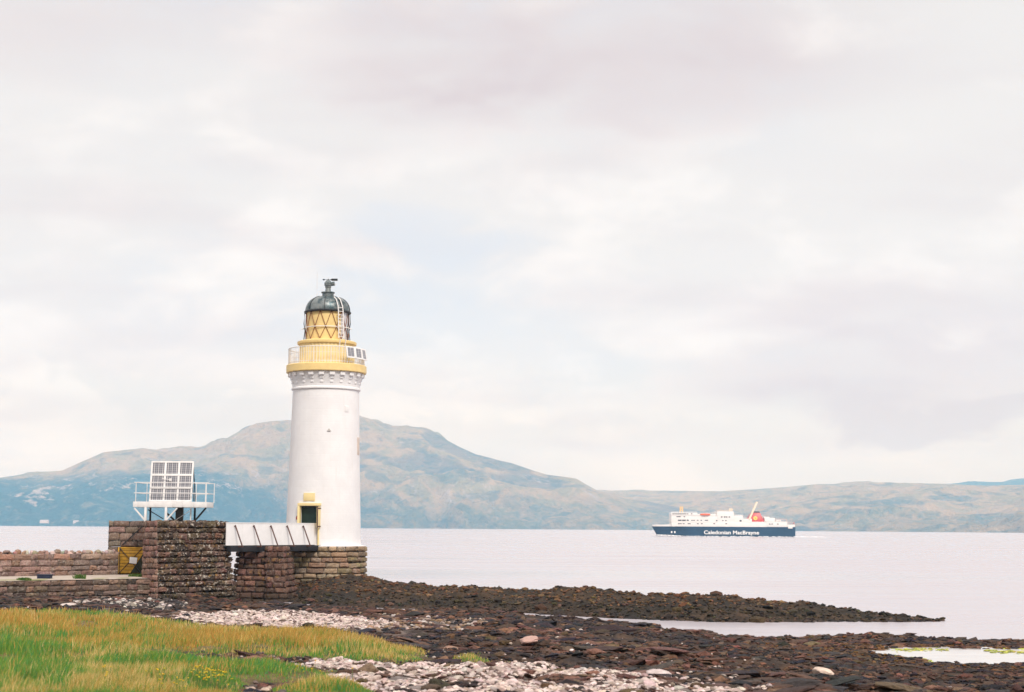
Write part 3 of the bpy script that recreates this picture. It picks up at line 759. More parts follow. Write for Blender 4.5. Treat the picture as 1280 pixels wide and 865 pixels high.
# earth fill under the path
o = MB().prism([tuple(fw0 + [.1, .6]), tuple(fw1 + [-.2, .6]), tuple(fw2 + [-.4, .5]), tuple(rw2 + np.array([1.6, .8])), tuple(rw1), tuple(rw0)], -.5, TOPZ - .04).build('path_bed', OLDWOOD); tag(o, kind='structure')
t = thing('parapet_wall', (*((rw1 + rw2) / 2), TOPZ), 'pinkish stone parapet wall with a rough jagged coping behind the pale path', 'wall')
a = newacc(); cp = newacc()
for p, q, sd in ((rw0, rw1, 1), (rw1, rw2, 2)):
    f, L, H = quadf((*p, TOPZ - .1), (*q, TOPZ - .1), (*p, 2.82), (*q, 2.82))
    masonry(a, f, L, H, .37, (.4, 1.3), .03, P_WALL, 120 + sd, gap=.012)
    d = (q - p) / np.linalg.norm(q - p); n = np.array([-d[1], d[0]])
    core(a, [p + n * .05, q + n * .05, q + n * .6, p + n * .6], TOPZ - .2, [p + n * .05, q + n * .05, q + n * .6, p + n * .6], 2.8, (.12, .09, .075))
    k = int(L / .17); s = np.linspace(0, L, k)
    P = np.stack([p[0] + d[0] * s + n[0] * .3, p[1] + d[1] * s + n[1] * .3, np.full(k, 2.84)], -1); P[:, 2] += rng.normal(0, .05, k)
    rocks(cp, P, rng.uniform(.12, .24, k), 1.15, [(.36, .27, .235), (.46, .38, .34), (.27, .19, .16), (.33, .2, .14)], 130 + sd)
flush(a, 'stonework', STONE_WALL, t); flush(cp, 'coping', STONE_WALL, t)

# ---- bastion and gate
HT = 4.78
A_ = np.array([*atY(196, 652, 91)[:2]]); dv = np.array([.5, .866])
B_ = A_ + dv * 5.97
L_ = np.array([*atY(180.5, 652, 91.45)[:2]]); C_ = np.array([*atY(186, 652, 97.6)[:2]]); D_ = B_ + np.array([-.6, 1.6])
bat = .13        # batter (m per m) of the big rough face
gh = thing('stone_gatehouse', (*((A_ + B_) / 2), 0), 'rough dark stone gatehouse with battered side carrying the solar panel platform', 'gatehouse')
nrm = np.array([dv[1], -dv[0]])
Ab = A_ + nrm * .35 - dv * .12; Bb_ = B_ + nrm * .75 + dv * .25; Lb = L_ - dv * .12
a = newacc()
f, L, H = quadf((*Ab, 0), (*Bb_, 0), (*A_, HT), (*B_, HT))
masonry(a, f, L, H, .345, (.26, .85), .09, P_HUT, 140, gap=.028, rough=.05, protrude=.05)
f, L, H = quadf((*Bb_, 0), (*(D_ + nrm * .4), 0), (*B_, HT), (*D_, HT))
masonry(a, f, L, H, .345, (.32, .8), .12, P_HUT, 141, gap=.035, rough=.04)
ins = .06
core(a, [Lb + [.05, .05], Ab + [-.08, .06], Bb_ + [-.1, 0], C_], -.4, [L_ + [.05, .05], A_ + [-.06, .07], B_ + [-.1, 0], C_], HT - .02)
# rough top course stones
k = 46; s = rng.uniform(0, 1, k)
P = np.stack([A_[0] + (B_[0] - A_[0]) * s - nrm[0] * rng.uniform(.1, .6, k), A_[1] + (B_[1] - A_[1]) * s - nrm[1] * rng.uniform(.1, .6, k), np.full(k, HT - .02)], -1)
rocks(a, P, rng.uniform(.12, .2, k), .45, P_HUT, 142)
flush(a, 'battered_wall', STONE_HUT, gh)
a = newacc()
f, L, H = quadf((*Lb, 0), (*Ab, 0), (*L_, HT), (*A_, HT))
masonry(a, f, L, H, .345, (.34, .5), .03, P_RED, 143, gap=.015, rough=.01, protrude=.01)
f, L, H = quadf((*C_, 0), (*Lb, 0), (*C_, HT), (*L_, HT))
masonry(a, f, L, H, .345, (.34, .8), .03, P_RED, 144, gap=.015, rough=.01, protrude=.01)
flush(a, 'quoin_face', STONE_RED, gh)
# wall over the gate
g0 = np.array([*atY(136, 652, 98.0)[:2]]); g1 = np.array([*atY(147, 700, 98.0)[:2]]); g2 = np.array([*atY(190, 700, 98.0)[:2]])
zl = atY(160, 683, 98).z
a = newacc()
def wallbox(x0, x1, z0, z1, sd, pal=P_LOW):
    Y = 98.0
    f, L, H = quadf((x0, Y, z0), (x1, Y, z0), (x0, Y, z1), (x1, Y, z1)); masonry(a, f, L, H, .37, (.45, 1.1), .03, pal, sd, gap=.015, rough=.012, protrude=.01)
    f, L, H = quadf((x1, Y, z0), (x1, Y + 1.2, z0), (x1, Y, z1), (x1, Y + 1.2, z1)); masonry(a, f, L, H, .37, (.45, 1.1), .02, pal, sd + 1, gap=.015, rough=.01)
    c = [(x0, Y + .04), (x1 - .04, Y + .04), (x1 - .04, Y + 1.2), (x0, Y + 1.2)]
    core(a, [np.array(q) for q in c], z0 + .0, [np.array(q) for q in c], z1 - .03, (.05, .042, .038))
wallbox(g0[0], g2[0], zl, HT, 150, [(.22, .165, .135), (.26, .175, .145), (.18, .14, .11)])
wallbox(g0[0], g1[0], 1.3, zl - .01, 152)
# underside of the lintel and the dark passage behind
flush(a, 'gate_wall', STONE_LOW, gh)
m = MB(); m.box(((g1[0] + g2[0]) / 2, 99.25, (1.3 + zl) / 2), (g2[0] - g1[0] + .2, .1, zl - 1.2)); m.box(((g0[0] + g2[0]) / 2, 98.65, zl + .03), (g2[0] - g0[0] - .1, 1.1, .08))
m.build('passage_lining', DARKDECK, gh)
# yellow plank gate with dark cross braces
gx0, gx1 = g1[0] + .02, g2[0] - .02; gz0 = TOPZ + .06; gz1 = zl - .04; gy = 97.94
m = MB(); nb = 8
for i in range(nb):
    z0 = gz0 + (gz1 - gz0) * i / nb; z1 = gz0 + (gz1 - gz0) * (i + 1) / nb
    xr = gx1 if i >= nb - 1 else gx0 + 1.66 + (gx1 - gx0 - 1.66) * 1
    m.box(((gx0 + xr) / 2, gy + .03, (z0 + z1) / 2), (xr - gx0, .035, z1 - z0 - .022))
gate = m.build('gate', YELLOW_GATE, gh, bevel=.004)
m = MB().box((gx0 + .05, gy - .01, (gz0 + gz1) / 2), (.09, .06, gz1 - gz0)); m.box(((gx0 + gx1) / 2, gy - .002, gz1 - .04), (gx1 - gx0 - .2, .03, .08)); m.build('gate_frame', YELLOW_GATE, gate, bevel=.005)
gxr = atY(178, 700, gy).x
m = MB(); m.bar((gx0 + .14, gy - .02, gz0 + .04), (gxr - .05, gy - .02, gz1 - .08), .05, .03); m.bar((gx0 + .14, gy - .055, gz1 - .08), (gxr - .05, gy - .055, gz0 + .04), .05, .03)
m.box((gx0 + .12, gy - .03, (gz0 + gz1) / 2), (.04, .03, gz1 - gz0)); m.build('brace', BLACK, gate)
# dark panel over the lower right corner of the gate
q0 = atY(163, 715, gy); q1 = atY(179.5, 691, gy)
m = MB().add([(q0.x, gy + .005, gz0 + .03), (gx1, gy + .005, gz0 + .03), (gx1, gy + .005, q1.z), (q1.x, gy + .005, q1.z), (q0.x, gy - .004, gz0 + .03), (gx1, gy - .004, gz0 + .03), (gx1, gy - .004, q1.z), (q1.x, gy - .004, q1.z)],
             [(0, 1, 2, 3), (4, 7, 6, 5), (0, 4, 5, 1), (1, 5, 6, 2), (2, 6, 7, 3), (3, 7, 4, 0)])
m.build('dark_corner', paint('dark_corner_paint', (.035, .034, .016), .9, .4, 8), gate)
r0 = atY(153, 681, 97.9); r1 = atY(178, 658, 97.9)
MB().tube([r0, r1], .03, 6).build('dark_line', BLACK, gh)  # added dark tube standing in for a diagonal dark line on the wall
s0 = atY(162, 697.5, 97.84); s1 = atY(171, 703.5, 97.84)
tag(MB().box(((s0.x + s1.x) / 2, 97.845, (s0.z + s1.z) / 2), (.45, .012, .37), M=Matrix.Rotation(R(6), 3, 'Y')).build('notice_sign', SIGNW, bevel=.003, origin=((s0.x + s1.x) / 2, 97.845, (s0.z + s1.z) / 2)), 'small blank white notice fixed on the crossed braces of the yellow gate', 'sign')
# dark blue low box on the path
bx = atY(56, 719, 88.5)
m = MB(); c0 = np.array([bx.x, 88.5]); m.box((c0[0], c0[1], TOPZ + .13), (.72, .45, .20)); m.box((c0[0], c0[1], TOPZ + .245), (.80, .5, .04)); m.box((c0[0] - .41, c0[1], TOPZ + .19), (.06, .2, .03)); m.box((c0[0] + .41, c0[1], TOPZ + .19), (.06, .2, .03))
bt = m.build('storage_box', TARP, bevel=.012, origin=(c0[0], c0[1], TOPZ)); tag(bt, 'dark blue low box lying on the pale path by the parapet wall', 'box')

# ------------------------------------------------------------------ solar panel stand on the gatehouse
SY = 94.0
sx = lambda u, v=630, Y=SY: atY(u, v, Y).x
szz = lambda v, u=212, Y=SY: atY(u, v, Y).z
ctr = atY(212, 652, 95.0)
st = thing('solar_panel_stand', (ctr.x, 95.0, HT), 'white steel platform holding nine solar panels in a square on the stone gatehouse', 'solar stand')
zd0, zd1 = szz(634), szz(627.2)
x0, x1 = sx(166.5), sx(258.5); yb = SY + 2.1
m = MB()
m.box(((x0 + x1) / 2, SY, (zd0 + zd1) / 2), (x1 - x0, .08, zd1 - zd0)); m.box(((x0 + x1) / 2, yb, (zd0 + zd1) / 2), (x1 - x0, .08, zd1 - zd0))
for xx in (x0 + .04, x1 - .04): m.box((xx, (SY + yb) / 2, (zd0 + zd1) / 2), (.08, yb - SY - .09, zd1 - zd0 - .01))
for i in range(9): m.box((x0 + .3 + i * (x1 - x0 - .6) / 8, (SY + yb) / 2, zd1 - .05), (.3, yb - SY - .1, .04))
for u in (173, 195, 217, 229, 243): m.box((sx(u), SY - .06, (zd0 + zd1) / 2), (.06, .03, zd1 - zd0 - .03))
m.build('deck_frame', W_STEEL, st, bevel=.006)
def leg(u, Y, mat, w=.11):
    x = atY(u, 640, Y).x; return MB().box((x, Y, (HT - .12 + zd0) / 2), (w, w, zd0 - HT + .12)).build('leg', mat, st, bevel=.006)
leg(182, SY, W_STEEL, .13); leg(207.5, SY, W_STEEL, .13); leg(238.5, SY + .5, W_STEEL, .07); leg(243.5, yb, DARKDECK, .11); leg(188, yb, DARKDECK, .10)  # rear legs near-black: shade under the deck put into their colour
xx = atY(224.5, 640, 95.2).x
MB().box((xx, 95.2, (HT - .1 + zd0) / 2 + .04), (.40, .4, zd0 - HT + .15)).build('timber_post', OLDWOOD, st, bevel=.01)
m = MB()
def brace(u0, v0, u1, v1, Y, w, mat):
    MB().bar(atY(u0, v0, Y), atY(u1, v1, Y), w, w * .7).build('brace', mat, st)
brace(168, 635, 181, 650, SY, .11, W_STEEL); brace(221.5, 635, 208, 650, SY, .11, W_STEEL)
brace(185, 637, 204, 648.5, yb, .07, BLACK); brace(257.5, 635, 244, 650.5, yb - .1, .13, BLACK); brace(209, 642, 220, 652, yb - .2, .14, BLACK); brace(238, 638, 218, 651, SY + .8, .04, W_STEEL)  # black rear braces: the deck's shade is put into their colour
# railings
m = MB(); r0z, r1z = szz(603.2), szz(616.4); rm = (zd1)
xl, xr = sx(167), sx(260)
for z in (r0z, r1z): 
    m.tube([(xl, SY - .02, z), (sx(233), SY - .02, z), (xr, SY - .02, z - .0)], .026, 6); m.tube([(xl, yb, z), (xr, yb, z)], .022, 6)
    for xq in (xl + .08, xr - .08): m.tube([(xq, SY, z), (xq, yb, z)], .022, 6)
for u in (169.5, 245, 257.5): m.tube([(sx(u), SY - .02, zd1 - .03), (sx(u), SY - .02, r0z)], .024, 6)
for u in (173, 190, 226, 248, 259): m.tube([(sx(u), yb, zd1 - .03), (sx(u), yb, r0z)], .022, 6)
m.build('railing', W_STEEL, st, smooth=True)
# 3 x 3 panels leaning back
pw = (sx(237.5) - sx(186)); pz0, pz1 = szz(626), szz(577); lean = R(9)
pxc = (sx(187) + sx(236.5)) / 2; PY = SY + .22
hh = (pz1 - pz0) / math.cos(lean) * 1.0
ML = Matrix.Rotation(-lean, 3, 'X')
cellw, cellh = pw / 3, hh / 3
fm = MB()
def pl(x, y, z): return Vector((pxc, PY, pz0)) + ML @ Vector((x, y, z))
for i in range(4): fm.box(pl((i - 1.5) * cellw, 0, hh / 2), (.12 if i in (1, 2) else .10, .07, hh + .1), M=ML)
for j in range(4): fm.box(pl(0, -.003, j * cellh), (pw + .10, .065, .13 if j in (1, 2) else .10), M=ML)
fm.build('panel_frame', W_STEEL, st, bevel=.006)
for sgn in (-1, 1):
    sbx = MB(); sbx.bar(pl(sgn * pw / 2, .06, .1), pl(sgn * pw / 2, .06, hh), .06, .06); sbx.bar(pl(sgn * pw / 2, .06, hh * .95), Vector((pxc + sgn * pw / 2, PY + 1.35, pz0)), .05)
    sbx.bar(pl(sgn * pw / 2, .1, hh * .5), Vector((pxc + sgn * pw / 2, PY + .9, pz0)), .04)
    sbx.build('back_stay', BLACK, st)
pan = MB().box((0, 0, 0), (cellw - .10, .03, cellh - .10))
first = None
for j in range(3):
    for i in range(3):
        c = pl((i - 1) * cellw, .01, (j + .5) * cellh)
        if first is None:
            first = pan.build('solar_panel', CELLS); first.parent = st; ORIG[first] = ORIG[st]
            first.rotation_euler = (-lean, 0, 0); first.location = c - ORIG[st]
        else:
            q = dup(first, c - ORIG[st])
wp = pl(-.05, -.12, hh * .53)
MB().box(wp, (.14, .08, .16)).bar(wp, wp + Vector((-.5, -.02, .09)), .035).build('junction_box', W_STEEL, st, bevel=.01)

# ------------------------------------------------------------------ lighthouse
LY = 105.0
lc = atY(403.8, 682, LY); LX = lc.x
PXM = F / LY
zv = lambda v, u=405: atY(u, v, LY).z
lh = thing('lighthouse', (LX, LY, .6), 'tall white round lighthouse with ochre gallery and lantern and dark dome on a stone base', 'lighthouse')
C2 = (LX, LY)
Z_B = zv(682); Z_T = zv(487)
# stone base
a = newacc()
zb0 = .5
def fcyl(s, t):
    r = 2.90 - .10 * (t + zb0) / Z_B - .03; ang = s / 2.8
    N = np.stack([np.cos(ang), np.sin(ang), 0 * ang], -1); P = np.stack([LX + N[:, 0] * r, LY + N[:, 1] * r, zb0 + t], -1); return P, N
masonry(a, fcyl, 2 * math.pi * 2.8, Z_B - zb0, .345, (.55, 1.15), .085, P_BASE, 160, gap=.03, rough=.02, protrude=.02)
n = 48; ring = [np.array([LX + 2.74 * math.cos(k * 2 * math.pi / n), LY + 2.74 * math.sin(k * 2 * math.pi / n)]) for k in range(n)]
core(a, ring, 0, ring, Z_B - .02)
flush(a, 'stone_base', STONE_BASE, lh)
m = MB().lathe(C2, [(2.55, Z_B - .03), (2.76, Z_B - .03), (2.76, Z_B + .02), (2.45, Z_B + .05)], 64); m.build('base_coping', STONE_FLAT if False else W_TOWER, lh, smooth=True)
# shaft with door niche
rb, rt = 2.46, 2.17
prof = [(rb, Z_B + .01)]
for i in range(1, 13): 
    k = i / 12; prof.append((rb + (rt - rb) * (k * 1.25 - k * k * .25), Z_B + (Z_T - Z_B) * k))
shaft = MB().lathe(C2, prof, 96).build('tower', W_TOWER, lh, smooth=True)
DA = R(-90 - 17)      # door bearing on the tower: faces camera and to its left
dn = Vector((math.cos(DA), math.sin(DA), 0)); dt = Vector((-dn.y, dn.x, 0))   # dt points to viewer's right
door_z1 = zv(633, 387) ; 
def dloc(s, o, z): return Vector((LX, LY, z)) + dn * (2.40 + o) + dt * s
cut = MB().box(dloc(.0, -.1, (Z_B + .1 + door_z1) / 2), (1.4, 1.24, door_z1 - Z_B - .1), rz=DA).build('cutter', W_TOWER)
sh_loc = shaft.matrix_local.copy()
mod = shaft.modifiers.new('b', 'BOOLEAN'); mod.object = cut; mod.operation = 'DIFFERENCE'; mod.solver = 'EXACT'
bpy.context.view_layer.update()
dg = bpy.context.evaluated_depsgraph_get()
me = bpy.data.meshes.new_from_object(shaft.evaluated_get(dg)); shaft.modifiers.clear(); shaft.data = me; me.set_sharp_from_angle(angle=R(35))
bpy.data.objects.remove(cut)
MB().box(dloc(0, -.34, (Z_B + door_z1) / 2), (.05, 1.22, door_z1 - Z_B - .15), rz=DA).build('inner_door', GREENDARK, lh)
m = MB(); zz0 = Z_B + .12
m.box(dloc(-.67, -.06, (zz0 + door_z1) / 2), (.30, .14, door_z1 - zz0), rz=DA); 
m.box(dloc(.03, -.06, door_z1 + .10), (.30, 1.54, .17), rz=DA)
m.build('door_frame', YELLOW_PALE, lh, bevel=.008)
# open leaf hinged at the right jamb
lz0, lz1 = zv(660, 400), zv(634, 400)
lf = dloc(.80, .22, (lz0 + lz1) / 2)
dl = MB().box(lf, (.56, .07, lz1 - lz0), rz=DA + R(4)).build('door', YELLOW_PALE, lh, bevel=.006)
m = MB()
for z in (lz0 + .1, lz1 - .1): m.box(lf + Vector((0, 0, z - (lz0 + lz1) / 2)) + dt * .045, (.55, .025, .07), rz=DA + R(4))
m.box(lf + dt * .05 + dn * .29, (.04, .06, lz1 - lz0), rz=DA + R(4)); m.build('hinge', RUST, dl)
p0 = atY(398, 660, 102.4); p1 = atY(397.8, 681, 102.4)
m = MB().tube([(p0.x, 102.45, p0.z + .15), (p0.x, 102.45, Z_B + .0)], .06, 8); m.build('drainpipe', YELLOW_PALE, lh, smooth=True)
# plaque, lamp, fittings
def surf(u, v, off=0.0):
    x = atY(u, v, LY - 2.3).x; z = atY(u, v, LY - 2.3).z
    k = (z - Z_B) / (Z_T - Z_B); r = rb + (rt - rb) * (k * 1.25 - k * k * .25) + off
    dx = x - LX; ang = math.asin(max(-1, min(1, dx / r)))
    return Vector((LX + r * math.sin(ang), LY - r * math.cos(ang), z)), ang
p, an = surf(386.5, 621, .02); MB().box(p, (.78, .06, .50), rz=an).build('plaque', YELLOW_PALE, lh, bevel=.01)
p, an = surf(370.5, 647, .05); MB().tube([p + Vector((0, 0, -.13)), p + Vector((0, 0, -.02)), p + Vector((0, 0, .12))], [.07, .085, .04], 10).build('bulkhead_lamp', LAMPRED, lh, smooth=True)
p, an = surf(411, 538, .03); MB().box(p, (.22, .07, .05), rz=an).box(p + Vector((0, 0, .07)), (.1, .05, .09), rz=an).build('wall_bracket', paint('grey_bracket', (.5, .47, .44)), lh)
p, an = surf(444.3, 556, -.0); MB().box(p, (.42, .06, 1.15), rz=an).build('slit_window', paint('pale_shutter', (.62, .52, .46), .6), lh, bevel=.01)
p, an = surf(432, 510, .01); MB().box(p, (.3, .04, .4), rz=an).build('vent_cover', W_TOWER, lh, bevel=.01)
# cornice, corbels, gallery
z0, z1, z2 = zv(487), zv(467.5), zv(457.5)
m = MB().lathe(C2, [(rt + .02, z0 - .10), (rt + .10, z0 - .07), (rt + .10, z0 + .02), (rt + .03, z0 + .08), (rt + .06, z0 + .35), (rt + .15, z0 + .62), (rt + .25, z1 - .12), (rt + .27, z1 + .01)], 96); m.build('cornice', W_TOWER, lh, smooth=True)
cb = MB()
def cbx(r0, r1, zc, w, h): cb.box(((r0 + r1) / 2, 0, zc), (r1 - r0, w, h))
cbx(2.1, 2.50, z1 - .13 - z0, .34, .25); cbx(2.1, 2.35, z1 - .39 - z0, .25, .14); cbx(2.1, 2.27, z1 - .66 - z0, .20, .12)
nc = 22; cbx(2.08, 2.215, -.0 + z1 - z0 - .37, .16, .70)
firstc = None
for k in range(nc):
    ang = R(-91) + k * 2 * math.pi / nc
    if firstc is None:
        firstc = cb.build('corbel', W_TOWER, bevel=.02); firstc.parent = lh; firstc.location = Vector((LX, LY, z0)) - ORIG[lh]; firstc.rotation_euler = (0, 0, ang); ORIG[firstc] = ORIG[lh]
    else: dup(firstc, None, ang)
m = MB().lathe(C2, [(2.2, z1 + .01), (2.60, z1 + .01), (2.63, z1 + .05), (2.63, z2 - .05), (2.58, z2), (1.6, z2 + .01)], 96); m.build('gallery_deck', YELLOW, lh, smooth=True)
zr = zv(437.5)
m = MB()
nb = 84
for k in range(nb):
    q = k * 2 * math.pi / nb; x, y = LX + 2.5 * math.cos(q), LY + 2.5 * math.sin(q)
    m.tube([(x, y, z2 - .02), (x, y, zr)], .016 if k % 6 else .03, 5)
for z, r in ((zr, .03), (z2 + .12, .02), ((z2 + zr) / 2 + .15, .012)):
    m.tube([(LX + 2.5 * math.cos(k * 2 * math.pi / 64), LY + 2.5 * math.sin(k * 2 * math.pi / 64), z) for k in range(64)], r, 6, closed=True)
m.build('gallery_railing', W_PAINT, lh, smooth=True)
zdr = zv(431.5)
n = 44; prof_r = 1.80
vs = []; fs = []
N = n * 6
for z in (z2, zdr):
    for k in range(N):
        q = 2 * math.pi * k / N; r = prof_r + .035 * (1 if (k % 6) in (0, 1) else (0 if (k % 6) in (3, 4) else .5))
        vs.append((LX + r * math.cos(q), LY + r * math.sin(q), z))
fs = [(k, (k + 1) % N, N + (k + 1) % N, N + k) for k in range(N)]
MB().add(vs, fs).build('lantern_drum', YELLOW_PALE, lh)
zl0 = zv(427.5)
m = MB().lathe(C2, [(1.7, zdr - .01), (1.93, zdr), (1.95, zdr + .06), (1.95, zl0 - .05), (1.86, zl0), (1.5, zl0 + .06), (1.4, zl0 + .1)], 80); m.build('drum_cornice', YELLOW, lh, smooth=True)
zlt = zv(391.2); zlm = zv(410.8); RL = 1.42
lan = MB().lathe(C2, [(RL - .05, zl0), (RL - .05, zlt)], 72, R(-90 - 180), R(-90 + 46)).build('lantern_blind', YELLOW, lh, smooth=True)
MB().lathe(C2, [(RL - .06, zl0), (RL - .06, zlt)], 40, R(-90 + 46), R(90)).build('lantern_glazing', GLASS_PALE, lh, smooth=True)
m = MB()
def cyl(deg, z, r=RL): q = R(-90 + deg); return Vector((LX + r * math.cos(q), LY + r * math.sin(q), z))
def arcbar(d0, z0_, d1, z1_): m.tube([cyl(d0 + (d1 - d0) * i / 4, z0_ + (z1_ - z0_) * i / 4) for i in range(5)], .023, 5)
for k in range(12):
    a0 = -13 + 30 * k
    arcbar(a0, zlt, a0 + 15, zlm); arcbar(a0 + 15, zlm, a0 + 30, zlt); arcbar(a0, zl0 + .1, a0 + 15, zlm); arcbar(a0 + 15, zlm, a0 + 30, zl0 + .1)
m.build('astragal', BROWN_BAR, lh, smooth=True)
m = MB().tube([cyl(k * 6, zlm, RL + .05) for k in range(60)], .03, 6, closed=True)
for dg_, L2 in ((-88, .28), (80, .25), (62, .3)): m.tube([cyl(dg_, zlm, RL - .02), cyl(dg_, zlm - .05, RL + L2)], .04, 6)
m.build('lantern_rail', W_STEEL, lh, smooth=True)
for dg_ in (-80, 84, 70):
    m = MB().tube([cyl(dg_, zlt, RL + .08), cyl(dg_ * .99, zlm + .3, RL + .12), cyl(dg_, zlm - .2, RL + .04), cyl(dg_, zl0, RL + .12)], .032, 6)
    m.build('stay_pole', BLACK, lh, smooth=True)
# dome
zdt = zv(371.5, 409); r1 = 1.49
prof = [(1.3, zlt - .03), (1.52, zlt - .05), (1.56, zlt + .03), (1.50, zlt + .10)]
m = MB().lathe(C2, prof, 72); m.build('dome_gutter', BLACK, lh, smooth=True)
prof = []
for i in range(13):
    q = i / 12 * R(72); prof.append((1.47 * math.cos(q) ** .66, zlt + .08 + (zdt - zlt - .08) * math.sin(q) / math.sin(R(72))))
dome = MB().lathe(C2, prof, 72).build('dome', DOME, lh, smooth=True)
m = MB()
for k in range(8):
    q = R(-90 - 2) + k * math.pi / 4
    m.tube([(LX + (r + .01) * math.cos(q), LY + (r + .01) * math.sin(q), z) for r, z in prof], .025, 5)
m.build('dome_rib', BLACK, dome, smooth=True)
zc0, zc1, zc2, zc3 = zv(371.5, 409), zv(366, 409), zv(357.5, 410), zv(352, 410)
m = MB().lathe(C2, [(.5, zc0 - .1), (.38, zc0), (.38, zc1 - .06), (.45, zc1 - .02), (.45, zc1 + .04), (.2, zc1 + .07), (.17, zc2 - .15), (.2, zc2 - .1), (.2, zc2), (.25, zc2 + .02), (.26, zc2 + .2), (.12, zc3 + .08), (0.02, zc3 + .12)], 32)
m.tube([(LX + .1, LY, zc2 + .1), (LX + .42, LY - .05, zc2 + .16)], [.12, .15], 12)
m.build('dome_ventilator', DOME, lh, smooth=True)
m = MB(); zw = zv(349.6, 410)
m.tube([(LX, LY, zc3), (LX, LY, zw + .05)], .03, 6); m.bar((LX - .33, LY, zw), (LX + .55, LY, zw), .025)
m.box((LX + .42, LY, zw), (.40, .02, .15)); m.add([(LX + .22, LY - .01, zw - .06), (LX + .22, LY + .01, zw - .06), (LX + .22, LY + .01, zw + .06), (LX + .22, LY - .01, zw + .06), (LX + .1, LY, zw)], [(0, 1, 2, 3), (0, 4, 1), (1, 4, 2), (2, 4, 3), (3, 4, 0)])
m.tube([(LX - .38, LY, zw), (LX - .30, LY, zw), (LX - .2, LY, zw)], [.02, .06, .01], 8)
m.build('weather_vane', BLACK, lh)
ax = atY(396, 372, LY - .6)
MB().tube([(ax.x, LY - .6, zv(392, 396)), (ax.x, LY - .6, zv(341, 396))], .012, 5).build('aerial', paint('pale_aerial', (.72, .70, .70)), lh)
# ladder up the lantern
m = MB(); la = 38; lw = 6.2
def lad(dg_, z, r=RL + .16): return cyl(dg_, z, r)
for sgn in (-1, 1):
    pts = [lad(la + sgn * lw, zv(456)), lad(la + sgn * lw, zl0, 2.0), lad(la + sgn * lw, zl0 + .1, RL + .35), lad(la + sgn * lw, zlt, RL + .22), lad(la + sgn * lw, zlt + .3, RL + .15)]
    pts += [lad(la + sgn * lw * 1.1, zlt + .75, RL - .1), lad(la + sgn * lw * 1.3, zlt + .95, RL - .4)] if sgn > -2 else []
    m.tube(pts, .035, 6)
zz = zl0 + .2
while zz < zlt + .35:
    k = (zz - zl0) / (zlt - zl0); r = RL + .35 - .13 * k
    m.tube([lad(la - lw, zz, r), lad(la + lw, zz, r)], .026, 5); zz += .24
for dg_, z in ((la, zl0 + .8), (la, zlt - .4)):
    m.tube([lad(dg_ - lw, z, RL + .3), lad(dg_ - lw, z, RL - .02)], .02, 5); m.tube([lad(dg_ + lw, z, RL + .3), lad(dg_ + lw, z, RL - .02)], .02, 5)
m.build('ladder', W_PAINT, lh, smooth=True)
# three small solar panels on the gallery rail
spz0, spz1 = zv(451.5, 444), zv(437, 444)
for k, (dg_, wd) in enumerate(((42, .62), (57, .62), (72, .58))):
    q = R(-90 + dg_); c = Vector((LX + 2.66 * math.cos(q), LY + 2.66 * math.sin(q), (spz0 + spz1) / 2 - .02 * k))
    Mx = Matrix.Rotation(q + math.pi / 2, 3, 'Z') @ Matrix.Rotation(R(-10), 3, 'X')
    fr = MB()
    for sx_ in (-1, 1): fr.box(c + Mx @ Vector((sx_ * wd / 2, 0, 0)), (.09, .06, spz1 - spz0), M=Mx)
    for sz_ in (-1, 1): fr.box(c + Mx @ Vector((0, .002, sz_ * (spz1 - spz0 - .09) / 2)), (wd + .05, .055, .09), M=Mx)
    fro = fr.build('rail_solar_panel', W_STEEL, lh, bevel=.005)
    cell = MB().box((0, 0, 0), (wd - .06, .03, spz1 - spz0 - .1)).build('panel_cells', CELLS); cell.parent = fro
    cell.matrix_local = Matrix.Translation(c - ORIG[lh]) @ Mx.to_4x4(); ORIG[cell] = ORIG[lh]

# ------------------------------------------------------------------ footbridge
bp0 = Vector((B_[0] + .05, B_[1] - .05, 0)); 
e0 = np.array([*atY(282.5, 668, 95.4)[:2]]); e1 = np.array([*atY(396.5, 668, 102.7)[:2]])
bd = (e1 - e0) / np.linalg.norm(e1 - e0); bn = np.array([bd[1], -bd[0]]); BL = np.linalg.norm(e1 - e0)
zdk = 3.36; zpt = 4.68
fb = thing('footbridge', (*((e0 + e1) / 2), 0), 'short footbridge with white solid sides and dark beams from gatehouse to lighthouse door', 'footbridge')
ang = math.atan2(bd[1], bd[0])
def bl(s, o, z): return Vector((e0[0] + bd[0] * s + bn[0] * o, e0[1] + bd[1] * s + bn[1] * o, z))
npan = 6
for side in (0, -1.5):
    m = MB()
    for i in range(npan):
        s0_, s1_ = BL * i / npan, BL * (i + 1) / npan
        m.box(bl((s0_ + s1_) / 2, side, (zdk + zpt) / 2), (s1_ - s0_ - .012, .05, zpt - zdk), rz=ang)
    m.box(bl(BL / 2, side, zpt + .02), (BL, .09, .05), rz=ang)
    m.build('side_panel', PANELW, fb)
MB().box(bl(BL / 2, -.75, zdk - .04), (BL, 1.42, .07), rz=ang).build('deck', OLDWOOD, fb)
for o_ in (.22, -1.2): MB().box(bl(BL / 2, o_, zdk - .20), (BL - .05, .30, .34), rz=ang).build('beam', DARKDECK, fb, bevel=.01)
